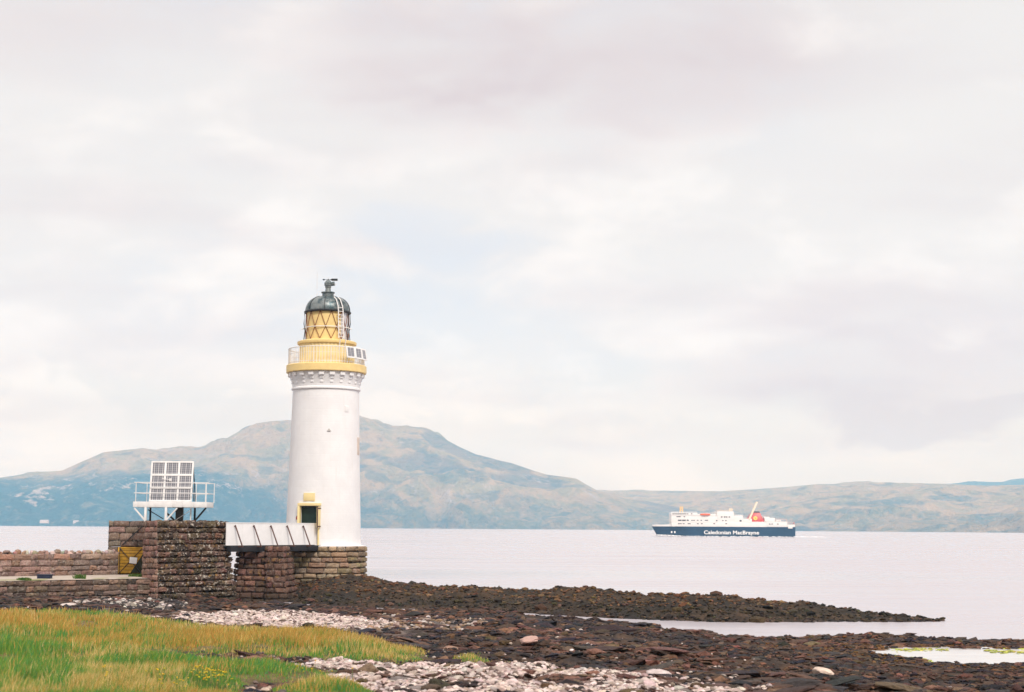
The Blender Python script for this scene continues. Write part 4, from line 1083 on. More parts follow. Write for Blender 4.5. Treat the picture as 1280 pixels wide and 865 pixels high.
for u in (293.5, 317, 338, 358.5, 378.5):
    # strut foot out on the outrigger, head at the top of the panel
    best = min(np.linspace(0, BL, 400), key=lambda s: abs(((RMn.T @ (np.array(bl(s, .06, zpt - .12)) - [0, 0, CAMZ]))[0] / -(RMn.T @ (np.array(bl(s, .06, zpt - .12)) - [0, 0, CAMZ]))[2]) * F + 640 - u))
    m = MB().tube([bl(best, .05, zpt - .20), bl(best, .09, zpt - .12), bl(best + .02, .62, zdk + .06), bl(best + .02, .66, zdk - .05)], .042, 7); m.box(bl(best + .02, .40, zdk - .06), (.07, .66, .07), rz=ang)
    m.build('strut', RUST, fb, smooth=True)
# masonry support pier
pcx = np.array([*atY(326, 715, 97.6)[:2]])
a = newacc()
def pierface(u0b, u1b, u0t, u1t, Y, z1, sd, pal, off=0.0, bul=.09):
    p00 = atY(u0b, 740, Y - .45); p10 = atY(u1b, 740, Y - .45); p01 = atY(u0t, 690, Y); p11 = atY(u1t, 690, Y)
    f, L, H = quadf((p00.x, Y - .45, -.2), (p10.x, Y - .45, -.2), (p01.x, Y, z1), (p11.x, Y, z1))
    masonry(a, f, L, H, .35, (.45, 1.0), bul, pal, sd, gap=.03, rough=.025)
    r0 = np.array([p10.x, Y - .45]); r1_ = np.array([p11.x, Y])
    f, L, H = quadf((*r0, -.2), (*(r0 + [.25, 2.4]), -.2), (*r1_, z1), (*(r1_ + [.15, 1.6]), z1)); masonry(a, f, L, H, .35, (.45, 1.0), bul, pal, sd + 1, gap=.03, rough=.025)
    l0 = np.array([p00.x, Y - .45]); l1 = np.array([p01.x, Y])
    f, L, H = quadf((*(l0 + [-.6, 2.4]), -.2), (*l0, -.2), (*(l1 + [-.45, 1.8]), z1), (*l1, z1)); masonry(a, f, L, H, .35, (.45, 1.0), bul, pal, sd + 2, gap=.03, rough=.025)
    core(a, [l0 + [.06, .06], r0 + [-.06, .06], r0 + [.1, 2.3], l0 + [-.3, 2.3]], -.4, [l1 + [.06, .06], r1_ + [-.06, .06], r1_ + [.05, 1.6], l1 + [-.3, 1.7]], z1 - .02)
pierface(291.5, 362, 300, 355, 97.7, zdk - .38, 170, P_PIER)
pierface(332, 360, 333.5, 354, 97.35, zdk - .02, 175, P_PIER, bul=.05)
flush(a, 'support_pier', STONE_PIER, fb)

# ------------------------------------------------------------------ ferry
FY = 1030.0; SC = FY / F
fr0 = atY(906, 669, FY)
fe = thing('ferry', (fr0.x, FY + 7.5, 0), 'white car ferry with navy hull and red funnel crossing the sound', 'ferry')
X0 = fr0.x
xs_ = lambda u: X0 + (u - 906) * SC
zs_ = lambda v, u=906: (669.6 - (v - (u - 906) * .0066)) * SC
YC = FY + 7.5
hb = 7.4
st_ = np.linspace(0, 1, 40)
zt = zs_(657.6); zbm = -.8
vs = []; fs = []
ub, ue = 816.8, 994.0
for s in st_:
    # three levels: deck edge, mid, waterline
    for lev, (bow_u, z) in enumerate(((816.8, zt), (819.8, zt * .55), (824.5, zbm))):
        x = xs_(bow_u + (ue - bow_u) * s)
        b = hb * min(1, (s / (.17 + .06 * lev)) ** .62) * (1 - .06 * max(0, (s - .9) / .1))
        b = max(b, .06) * (1 - .05 * lev)
        vs += [(x, YC - b, z), (x, YC + b, z)]
for i in range(len(st_) - 1):
    b0, b1 = i * 6, (i + 1) * 6
    for l in (0, 2):
        fs += [(b0 + l, b1 + l, b1 + l + 2, b0 + l + 2), (b0 + l + 1, b0 + l + 3, b1 + l + 3, b1 + l + 1)]
    fs += [(b0, b0 + 1, b1 + 1, b1)]
e = (len(st_) - 1) * 6
fs += [(e, e + 1, e + 3, e + 2), (e + 2, e + 3, e + 5, e + 4), (0, 2, 3, 1), (2, 4, 5, 3)]
hull = MB().add(vs, fs).build('hull', NAVY, fe, smooth=True)
def sbox(u0, u1, v0, v1, half, name='deckhouse', mat=SHIPWHITE, bevel=.15, par=fe):
    z0_, z1_ = zs_(v1, (u0 + u1) / 2), zs_(v0, (u0 + u1) / 2)
    return MB().box(((xs_(u0) + xs_(u1)) / 2, YC, (z0_ + z1_) / 2), (xs_(u1) - xs_(u0), half * 2, z1_ - z0_)).build(name, mat, par, bevel=bevel)
# white bulwark at the bow following the hull
vs = []; fs = []
for i, u in enumerate(np.linspace(817.4, 846, 16)):
    s = (u - 816.8) / (ue - ub); b = max(.05, hb * min(1, (max(s, 1e-4) / .17) ** .62)) - .03
    zt1 = zs_(654.8 - max(0, (u - 834)) * .06, u); vs += [(xs_(u), YC - b, zt - .02), (xs_(u), YC - b, zt1), (xs_(u), YC + b, zt - .02), (xs_(u), YC + b, zt1)]
    if i: c = i * 4; fs += [(c - 4, c, c + 1, c - 3), (c - 2, c - 1, c + 3, c + 2), (c - 3, c + 1, c + 3, c - 1)]
fs.append((0, 1, 3, 2))
MB().add(vs, fs).build('bow_bulwark', SHIPWHITE, fe)
mainh = sbox(840, 958, 651.2, 657.6, 7.38, 'lower_deckhouse')
up = sbox(839.8, 897, 643.4, 651.3, 7.1, 'upper_deckhouse')
brg = sbox(839.6, 872, 640.0, 643.5, 7.3, 'wheelhouse')
sbox(872, 897, 642.0, 643.5, 6.0, 'boat_deck')
midd = sbox(896.6, 917.4, 638.6, 651.3, 7.2, 'midship_block')
sbox(917.4, 929, 643.6, 651.3, 6.8, 'aft_block')
sbox(929, 940, 647.6, 651.3, 6.9, 'aft_block')
sbox(956, 969, 646.8, 651.3, 6.2, 'stern_block'); sbox(958, 984, 651.0, 657.7, 7.3, 'stern_deckhouse'); sbox(984, 993.4, 655.0, 657.8, 7.2, 'stern_bulwark')
sbox(956, 963, 645.2, 646.9, 3.0, 'locker'); sbox(971, 977, 649.0, 651.1, 5.0, 'locker')
for ua, ub_, v, hf in ((839.6, 897.4, 651.4, 7.55), (839.4, 897.2, 643.5, 7.35), (896.4, 929.4, 651.4, 7.4), (929, 958, 651.5, 7.5), (958, 984.3, 651.2, 7.45)):
    zz_ = zs_(v, (ua + ub_) / 2); MB().box(((xs_(ua) + xs_(ub_)) / 2, YC, zz_), (xs_(ub_) - xs_(ua), hf * 2, .22)).build('deck_edge', SHIPWHITE, fe)
# stern gear
m = MB()
for u in (970, 974, 979, 983): m.bar((xs_(u), YC - 6.6, zs_(651.2, u)), (xs_(u), YC - 6.6, zs_(647.5, u)), .3)
m.bar((xs_(969), YC - 6.6, zs_(648.2, 969)), (xs_(984), YC - 6.6, zs_(648.8, 984)), .28); m.bar((xs_(985), YC - 6.6, zs_(652.2, 985)), (xs_(993), YC - 6.6, zs_(652.2, 993)), .28)
for u in (985, 989, 993): m.bar((xs_(u), YC - 6.6, zs_(656, u)), (xs_(u), YC - 6.6, zs_(652, u)), .28)
m.build('stern_gantry', paint('grey_pink_steel', (.55, .45, .45)), fe)
MB().box((xs_(993), YC - 5, zs_(653.2, 993)), (.9, .1, .7)).bar((xs_(993.6), YC - 5, zs_(655.5, 993)), (xs_(993.6), YC - 5, zs_(651.5, 993)), .15).build('ensign', RED, fe)
MB().box((xs_(987.5), YC - 7.35, zs_(658.4, 987)), (2.9, .5, 1.5)).build('anchor_pocket', SHIPWHITE, fe, bevel=.2)
# windows: every one a part
wmesh = MB().box((0, 0, 0), (1.0, .12, .62))
wfirst = None
def win(u, v, w=1.0, half=7.1, h=1.0):
    global wfirst
    loc = Vector((xs_(u), YC - half - .03, zs_(v, u))) - ORIG[fe]
    if wfirst is None:
        wfirst = wmesh.build('window', SHIPGLASS); wfirst.parent = fe; ORIG[wfirst] = ORIG[fe]; o = wfirst
    else: o = dup(wfirst)
    o.location = loc; o.scale = (w, 1, h); return o
for u in (847, 848.8, 850.6, 856): win(u, 645.1 - .0, .9, 7.1, .8)
for u in (842, 844.2, 846.4, 848.6, 850.8, 853, 855.2, 857.4, 860, 865): win(u, 641.6, 1.05, 7.3, .8)
for u in (849.2, 851.2, 854.4, 856.4, 860.2): win(u, 649.6, 1.25, 7.1, 1.25)
for u in (865.5, 868, 872.5, 877, 882.5, 884.5): win(u, 649.6, 1.0, 7.1, .8)
for u in (849, 851.5, 855, 861, 862.6, 872.5, 877.5, 893, 908): win(u, 653.8, 1.1, 7.38, .8)
for u in (902.5, 906, 908.5, 912): win(u, 645.5, 1.0, 7.2, 1.0)
for u in (896.2, 903.8, 907.6): win(u, 650.0, .8, 7.2, .9)
win(926, 650.2, 1.3, 6.8, 1.4)
for u in (962, 965, 972): win(u, 654.2, 1.0, 7.3, .7)
# boats, masts, rails
def boat(u0, u1, v0, v1, y):
    xc = (xs_(u0) + xs_(u1)) / 2; zc = (zs_(v0) + zs_(v1)) / 2; hl = (xs_(u1) - xs_(u0)) / 2; hh_ = (zs_(v0) - zs_(v1)) / 2
    vs = []; fs = []; n = 12
    prof = [(-1, .15), (-.85, .6), (-.5, .95), (0, 1), (.5, .95), (.85, .6), (1, .15)]
    for px, k in prof:
        for i in range(n):
            q = 2 * math.pi * i / n; vs.append((xc + px * hl, y + math.cos(q) * 1.3 * k, zc + math.sin(q) * hh_ * (k * .6 + .4)))
    for j in range(len(prof) - 1):
        for i in range(n): fs.append((j * n + i, j * n + (i + 1) % n, (j + 1) * n + (i + 1) % n, (j + 1) * n + i))
    fs += [tuple(range(n)), tuple(range(len(prof) * n - n, len(prof) * n))]
    return MB().add(vs, fs).build('lifeboat', ORANGE, fe, smooth=True)
boat(875.6, 888.2, 641.4, 643.9, YC - 7.2)
for u in (876.5, 887.3): MB().bar((xs_(u), YC - 6.4, zs_(644.5, u)), (xs_(u), YC - 6.8, zs_(640.8, u)), .25).build('davit', SHIPWHITE, fe)
m = MB()
for du in (-1.6, 1.6): m.bar((xs_(853.8 + du), YC, zs_(640.2, 853)), (xs_(853.8 + du * .8), YC, zs_(632.5, 853)), .55)
for v in (633, 635, 637): m.box((xs_(853.8), YC, zs_(v, 853)), (2.2, .5, .4))
m.build('radar_mast', BUFF, fe)
m = MB(); m.bar((xs_(936.6), YC - 6.9, zs_(648.5, 937)), (xs_(947.4), YC - 4.2, zs_(626.8, 947)), .95, .95); m.bar((xs_(941.5), YC - 1, zs_(643, 941)), (xs_(946.5), YC - 1, zs_(640, 946)), .35)
m.build('raked_mast', paint('cream_mast', (.80, .68, .52)), fe)
m = MB()
for u in (914, 916.4): m.bar((xs_(u), YC - 2, zs_(638.8, u)), (xs_(u), YC - 2, zs_(634, u)), .4)
m.box((xs_(915.2), YC - 2, zs_(636, 915)), (2.4, .6, .8)); m.bar((xs_(898), YC - 7, zs_(638.8, 898)), (xs_(898), YC - 7, zs_(637, 898)), .25); m.bar((xs_(898), YC - 7, zs_(637.4, 898)), (xs_(917), YC - 7, zs_(637.4, 917)), .18)
m.build('signal_mast', paint('pale_buff', (.80, .62, .46)), fe)
for u0_, u1_, v0_, hf in ((872.5, 896, 640.6, 6.0), (840.2, 871.6, 638.8, 7.0), (917.8, 928.6, 642.3, 6.7), (929.4, 934, 646.2, 6.8), (953.4, 968, 645.6, 6.1)):
    m = MB().bar((xs_(u0_), YC - hf, zs_(v0_, u0_)), (xs_(u1_), YC - hf, zs_(v0_, u1_)), .14)
    k = int((u1_ - u0_) / 2.4)
    for i in range(k + 1):
        u = u0_ + (u1_ - u0_) * i / k; m.bar((xs_(u), YC - hf, zs_(v0_ + 1.3, u)), (xs_(u), YC - hf, zs_(v0_, u)), .12)
    m.build('deck_rail', SHIPWHITE, fe)
# funnel
vs = []
for (u0_, u1_, v, hw) in ((933.4, 955.6, 651.3, 6.4), (942.0, 951.0, 640.0, 4.6)):
    z = zs_(v, 945); vs += [(xs_(u0_), YC - hw, z), (xs_(u1_), YC - hw, z), (xs_(u1_), YC + hw, z), (xs_(u0_), YC + hw, z)]
fun = MB().add(vs, [(0, 1, 5, 4), (1, 2, 6, 5), (2, 3, 7, 6), (3, 0, 4, 7), (4, 5, 6, 7), (0, 3, 2, 1)]).build('funnel', RED, fe, bevel=.06)
vs = []
for (u0_, u1_, v, hw) in ((941.9, 951.1, 640.4, 4.7), (943.6, 950.0, 638.4, 4.0)):
    z = zs_(v, 945); vs += [(xs_(u0_), YC - hw, z), (xs_(u1_), YC - hw, z), (xs_(u1_), YC + hw, z), (xs_(u0_), YC + hw, z)]
MB().add(vs, [(0, 1, 5, 4), (1, 2, 6, 5), (2, 3, 7, 6), (3, 0, 4, 7), (4, 5, 6, 7), (0, 3, 2, 1)]).build('funnel_cap', BLACK, fun)
# emblem: yellow disc with a small red rampant lion
zc = zs_(647.0, 944.6); xc = xs_(944.7); ye = YC - 5.82
disc = MB(); n = 28
slope = Vector((0, 1.8, zs_(640.4, 945) - zs_(651.3, 945))).normalized(); Me = Matrix((Vector((1, 0, 0)), Vector((0, slope.z, -slope.y)), slope)).transposed()
vs = [Vector((xc, ye, zc)) + Me @ Vector((math.cos(k * 2 * math.pi / n) * 1.25, o_, math.sin(k * 2 * math.pi / n) * 1.25)) for o_ in (-.12, .3) for k in range(n)]
em = disc.add(vs, [tuple(range(n))[::-1], tuple(range(n, 2 * n))] + [(k, (k + 1) % n, n + (k + 1) % n, n + k) for k in range(n)]).build('emblem', PIPE_Y, fun)
m = MB()
def eb(p, q, w): m.bar(Vector((xc, ye, zc)) + Me @ Vector((p[0], -.17, p[1])), Vector((xc, ye, zc)) + Me @ Vector((q[0], -.17, q[1])), w, .1)
eb((.25, -.35), (-.1, .35), .42); eb((-.15, .35), (-.35, .6), .34); eb((-.1, .2), (-.65, .25), .16); eb((-.1, .05), (-.6, -.1), .16); eb((.2, -.35), (-.25, -.75), .2); eb((.3, -.35), (.3, -.85), .2); eb((.35, -.3), (.7, .1), .12); eb((.7, .1), (.5, .6), .12)
m.build('lion_mark', RED, em)
# lettering
def text_mesh(s, name, width, height, x, y, z, mat, parent):
    cu = bpy.data.curves.new('lettering', 'FONT'); cu.body = s; cu.size = 1; cu.offset = .02; cu.extrude = .02
    ob = bpy.data.objects.new('tmp', cu); col.objects.link(ob); bpy.context.view_layer.update()
    me = bpy.data.meshes.new_from_object(ob.evaluated_get(bpy.context.evaluated_depsgraph_get()))
    bpy.data.objects.remove(ob)
    v = np.array([q.co for q in me.vertices]); mn = v.min(0); mx = v.max(0)
    cap = .7
    for q in me.vertices:
        a_ = (q.co.x - mn[0]) / (mx[0] - mn[0]); q.co = Vector((x + a_ * width, y - q.co.z * 4, z + q.co.y / cap * height)) - ORIG[parent]
    me.materials.clear(); me.materials.append(mat)
    o = bpy.data.objects.new(name, me); col.objects.link(o); o.parent = parent; ORIG[o] = ORIG[parent]; return o
for w_, ua, ub_ in (('Caledonian', 880.2, 913.4), ('MacBrayne', 916.2, 948.6)):
    text_mesh(w_, 'lettering', xs_(ub_) - xs_(ua), 2.3, xs_(ua), YC - hb - .06, zs_(666.8, 914), SIGNW, fe)
for u in (840.4, 844.2):
    s = (u - 816.8) / (ue - ub); b = hb * min(1, (s / .21) ** .62) * .97
    MB().box((xs_(u), YC - b - .12, zs_(664.2, u)), (.9, .5, 1.2)).build('bow_mark', SIGNW, fe, bevel=.1)
# bow wave and wake
a = newacc()
k = 420; u = np.concatenate([rng.uniform(823, 852, 170), rng.uniform(850, 994, 130), rng.uniform(993, 1032, 120)])
off = np.where(u < 852, rng.uniform(0, 1.6, k) * (1 - (u - 823) / 40), rng.uniform(-.2, .5, k))
s = np.clip((u - 820) / 174, .002, 1); b = hb * np.minimum(1, (s / .24) ** .62) * .95
yy = np.where(u < 994, YC - b - .3 - off * 1.4, YC + rng.uniform(-6, 5, k))
P = np.stack([X0 + (u - 906) * SC, yy, np.where(u < 852, rng.uniform(0, .75, k) * np.clip((856 - u) / 26, 0, 1), .02)], -1)
rocks(a, P, np.where(u < 994, rng.uniform(.4, 1.3, k), rng.uniform(.3, 1.1, k)), .25, [(.85, .84, .84)], 200, val=(.95, 1.0), cj=0)
a['v'][-1][:, 2] = np.maximum(a['v'][-1][:, 2], .005)
o = flush(a, 'wake_foam', FOAM); tag(o, kind='stuff')

# ------------------------------------------------------------------ pale houses on the far shore
HOUSEW = paint('pale_harling', (.50, .42, .39))
def house(u, v, w, label):
    Y = 6150.0 if u < 80 else 6200.0
    p = atY(u, v, Y); z = max(3, p.z)
    h = thing('house', (p.x, Y, z - 4.5), label, 'house', 'pale houses on the far shore')
    d = 14
    MB().box((p.x, Y, z), (w, d, 9)).build('wall', HOUSEW, h)
    MB().add([(p.x - w / 2 - .5, Y - d / 2 - .5, z + 4.5), (p.x + w / 2 + .5, Y - d / 2 - .5, z + 4.5), (p.x + w / 2 + .5, Y + d / 2 + .5, z + 4.5), (p.x - w / 2 - .5, Y + d / 2 + .5, z + 4.5), (p.x - w / 2, Y, z + 8.5), (p.x + w / 2, Y, z + 8.5)],
             [(0, 1, 5, 4), (2, 3, 4, 5), (0, 4, 3), (1, 2, 5), (0, 3, 2, 1)]).build('roof', paint('pale_roof', (.38, .34, .33)), h)
house(55.5, 652.5, 32, 'pale house by the water at the foot of the hill, below the bare rock patch')
house(95, 653.2, 20, 'smaller pale house on the far shore, nearer the stone gatehouse')

# ------------------------------------------------------------------ shore stones, seaweed, boulders, grass
def scatter(n, ymin, ymax, xmax=.40, pw=1.0, seed=0):
    """random spots over the visible shore, denser near the viewer"""
    rg = np.random.default_rng(seed)
    u = rg.uniform(0, 1, n)
    Y = (ymin ** (-pw) + u * (ymax ** (-pw) - ymin ** (-pw))) ** (-1 / pw)
    X = rg.uniform(-xmax, xmax, n) * Y
    return X, Y
# dark wrack and rocks
def behind_wall(X, Y):
    w = np.array([fw0, fw1, fw2]); return (X < fw2[0] + .3) & (Y > np.interp(X, w[:, 0], w[:, 1]) - .15)
X, Y = scatter(330000, 22, 104, .42, .75, 301)
H = Hbase(X, Y)
gd = grass_d(X, Y); pd = polydist(X, Y, pool_poly) + (fbm(X * .55, Y * .45, 4, 141) - .5) * 3.2
shd = np.minimum(polydist(X, Y, shA), polydist(X, Y, shB))
keep = (H > -.10) & (gd > .1) & ((pd > .3) | (rng.uniform(size=len(X)) < .04)) & ((shd > 0) | (rng.uniform(size=len(X)) < .12)) & ~behind_wall(X, Y)
keep &= (np.hypot(X - LX, Y - LY) > 3.0)
rid = Y > front_F(X)
cl = fbm(X * 1.1, Y * 1.1, 3, 96)
keep &= (rng.uniform(size=len(X)) < np.where(rid, 1.0, np.clip((cl - .30) * 2.6 + .6 * (Y > 82), .1, .95)))
X, Y, rid, H, pd = X[keep], Y[keep], rid[keep], H[keep], pd[keep]
Z = Hfull(X, Y)
n1 = fbm(X * .6, Y * 1.2, 3, 91); n2 = fbm(X * .25, Y * .5, 3, 92)
sz = np.clip(np.exp(rng.normal(-2.92, .48, len(X))), .018, .2) * np.where(rid, .85, .9) * (1 + np.where(rid, .9, 1.2) * (rng.uniform(size=len(X)) < .05))
sz *= np.clip(Y / 45, .8, 1.45) * np.where((Y < 58) & (pd < 6), .7, 1)
a = newacc()
dark = (n2 > .52) & ~rid
sets = ((~rid & ~dark, [(.085, .042, .030), (.125, .062, .043), (.060, .032, .024), (.17, .090, .060), (.028, .022, .021)], .6),
        (dark, [(.024, .022, .029), (.036, .029, .031), (.055, .037, .032), (.075, .045, .033)], .6),
        (rid & (H > .62), [(.13, .068, .030), (.08, .045, .026), (.19, .105, .055), (.03, .020, .016), (.12, .055, .03)], .7),
        (rid & (H <= .62), [(.032, .027, .016), (.050, .038, .017), (.016, .014, .012), (.10, .062, .042), (.05, .035, .018), (.02, .015, .013)], .7))
for i, (mk, pal, fl) in enumerate(sets):
    rocks(a, np.stack([X, Y, Z + .01], -1)[mk], sz[mk], fl, pal, 310 + i, V=IV0, Fc=IF0, power=.45 if i < 2 else .3, elong=1.5 if i < 2 else 1.1)
# flat ledges of bedrock breaking through the weed
X, Y = scatter(2600, 24, 84, .42, .7, 317); H = Hbase(X, Y)
k = (H > .02) & (Y < front_F(X)) & (grass_d(X, Y) > .6) & (polydist(X, Y, pool_poly) > 2) & (fbm(X * .3, Y * .6, 3, 97) > .52) & ~behind_wall(X, Y) & (np.minimum(polydist(X, Y, shA), polydist(X, Y, shB)) > .3)
X, Y = X[k], Y[k]
rocks(a, np.stack([X, Y, Hfull(X, Y) + .01], -1), rng.uniform(.14, .42, len(X)), .22, [(.105, .062, .047), (.07, .046, .038), (.14, .085, .062), (.04, .034, .034)], 316, power=.14, elong=1.6)
# some larger embedded rocks
X, Y = scatter(5200, 24, 100, .42, .6, 318); H = Hbase(X, Y); rid = Y > front_F(X)
k = (H > 0) & (grass_d(X, Y) > .4) & (polydist(X, Y, pool_poly) > 1) & ~behind_wall(X, Y) & (np.hypot(X - LX, Y - LY) > 3.0) & (rng.uniform(size=len(X)) < np.where(rid, .7, .25))
X, Y = X[k], Y[k]
rocks(a, np.stack([X, Y, Hfull(X, Y)], -1), rng.uniform(.10, .20, len(X)), .6, [(.08, .05, .036), (.12, .075, .055), (.045, .034, .026), (.10, .062, .03)], 319, power=.2)
# ochre wrack round the pool and along the far edge of the foreshore
X, Y = scatter(60000, 40, 72, .42, .5, 320); pd = polydist(X, Y, pool_poly); H = Hbase(X, Y)
k = ((pd > .15) & (pd < 5) & (rng.uniform(size=len(X)) < .6 * np.exp(-pd / 3))) | ((H > -.02) & (H < .42) & (X > 3) & (rng.uniform(size=len(X)) < .16))
k &= fbm(X * .7, Y * .9, 3, 95) > .42
X, Y = X[k], Y[k]
rocks(a, np.stack([X, Y, Hfull(X, Y) + .01], -1), rng.uniform(.04, .10, len(X)), .45, [(.17, .075, .022), (.13, .058, .018), (.10, .052, .02), (.19, .10, .03)], 321, V=IV0, Fc=IF0, power=.4)
# bright algae on the pool's far rim
rim = []
pts = [atZ(u, v, POOL_Z) for u, v in ((1090, 815.5), (1105, 813), (1122, 811.5), (1150, 811.5), (1180, 811), (1210, 812.5), (1240, 813.5), (1262, 815), (1300, 815.5))]
for p, q in zip(pts[:-1], pts[1:]):
    for _ in range(60):
        w = random.random(); c = p.lerp(q, w)
        if vnoise(np.array(c.x * 1.6), np.array(3.0), 8) < .5: continue
        c = c.copy(); rim.append((c.x + random.gauss(0, .1), c.y + random.gauss(-.3, .4), POOL_Z + random.uniform(-.02, .03)))
pts = [atZ(u, v, POOL_Z) for u, v in ((1128, 822), (1158, 825), (1166, 831))]
for p, q in zip(pts[:-1], pts[1:]):
    for _ in range(8):
        w = random.random(); c = p.lerp(q, w); rim.append((c.x + random.gauss(0, .1), c.y + random.gauss(0, .2), POOL_Z + random.uniform(-.01, .04)))
rim = np.array(rim)
rocks(a, rim, rng.uniform(.03, .11, len(rim)), .25, [(.46, .48, .09), (.55, .50, .12), (.38, .42, .08)], 322)
o = flush(a, 'seaweed', WEED, smooth=False, sharp=None); tag(o, kind='stuff')

# pale shingle
a = newacc()
PAL_P = [(.60, .485, .445), (.53, .42, .38), (.64, .54, .50), (.42, .31, .275), (.54, .42, .37), (.24, .18, .16), (.60, .49, .44), (.14, .09, .075), (.56, .43, .39), (.60, .48, .44)]
def shingle(poly, n, ymin, ymax, sr, prob, seed, pal, xm=.45, pw=.8, clump=.0):
    X, Y = scatter(n, ymin, ymax, xm, pw, seed)
    dd = polydist(X, Y, poly) + (fbm(X * .8, Y * .8, 3, seed) - .5) * 2.0
    cl = fbm(X * .7, Y * 1.0, 3, seed + 3)
    k = (dd < 0) & (grass_d(X, Y) > -.1) & (rng.uniform(size=n) < prob) & (cl > clump)
    X, Y = X[k], Y[k]
    rocks(a, np.stack([X, Y, Hfull(X, Y) + .02], -1), rng.uniform(sr[0], sr[1], len(X)) * (1 + .6 * (rng.uniform(size=len(X)) < .05)), .75, pal, seed, cj=.03, val=(.6, 1.2))
    return len(X)
nA = shingle(shA, 230000, 55, 92, (.035, .095), .95, 331, PAL_P)
nB = shingle(shB, 170000, 20, 45, (.022, .068), 1.0, 332, PAL_P, clump=.40)
nC = shingle(shC, 90000, 52, 90, (.04, .11), .35, 333, [(.40, .31, .27), (.26, .18, .14), (.5, .43, .4), (.20, .13, .09), (.30, .19, .11)])
nD = shingle(shD, 90000, 70, 96, (.06, .14), .6, 334, [(.5, .43, .40), (.30, .24, .21), (.06, .05, .046), (.04, .036, .036), (.05, .04, .036)])
nE = shingle(shE, 60000, 65, 90, (.06, .15), .5, 335, PAL_P)
nG_ = shingle(creek, 60000, 25, 60, (.03, .08), .22, 337, [(.40, .32, .29), (.22, .16, .14), (.10, .08, .07), (.06, .05, .045), (.5, .42, .4)]); nG2 = shingle(gap1, 40000, 20, 45, (.03, .08), .3, 338, [(.40, .30, .26), (.2, .14, .12), (.09, .07, .06)])
nF = shingle(shF, 90000, 22, 45, (.03, .07), .4, 336, PAL_P, clump=.52); nH = shingle(shG, 60000, 30, 85, (.02, .055), .09, 339, PAL_P, clump=.5)
o = flush(a, 'shingle', SHINGLE, smooth=False, sharp=None); tag(o, kind='stuff')

# boulders that stand out
def boulder(u, v, size, colr, label, flat=.6, lift=.3):
    x, y = ground(u, v); z = float(Hfull(np.array(x), np.array(y)))
    ac = newacc(); rocks(ac, np.array([[x, y, z + size * flat * lift]]), np.array([size]), flat, [colr], int(u * 7 + v), V=IV2, Fc=IF2, power=.05, val=(1, 1.01), cj=.02)
    ORIGO = Vector((x, y, z))
    o = bpy.data.objects.new('tmp', None); ORIG[o] = ORIGO
    v_ = np.concatenate(ac['v']) - np.array(ORIGO)
    b = npmesh('boulder', v_, np.concatenate(ac['f']), BOULDER, cols=np.concatenate(ac['c']), sharp=40); b.location = ORIGO
    bpy.data.objects.remove(o)
    tag(b, label, 'boulder', 'boulders on the shore')
boulder(661, 806, .36, (.50, .32, .27), 'smooth pinkish boulder alone among the brown seaweed right of the grass patch', .5)
boulder(645, 788, .26, (.30, .085, .03), 'rust orange rock in the brown seaweed in front of the channel', .45)
boulder(572, 805, .40, (.28, .17, .13), 'flat reddish brown slab in the seaweed above the small grass patch', .4)
boulder(1029, 836, .22, (.62, .50, .42), 'small cream rock in dark seaweed left of the tide pool', .6)
boulder(1183, 856, .22, (.42, .42, .46), 'pale grey rock at the bottom right, in front of the tide pool', .6)
boulder(84, 760, .36, (.52, .45, .42), 'low whitish rock at the foot of the dark sea wall in the grass', .5)
boulder(824, 837, .34, (.55, .46, .43), 'long flat pale rock at the edge of the shingle, right of the stones', .35)
boulder(22, 760, .5, (.44, .36, .33), 'flat pinkish rock at the far left under the sea wall', .35)

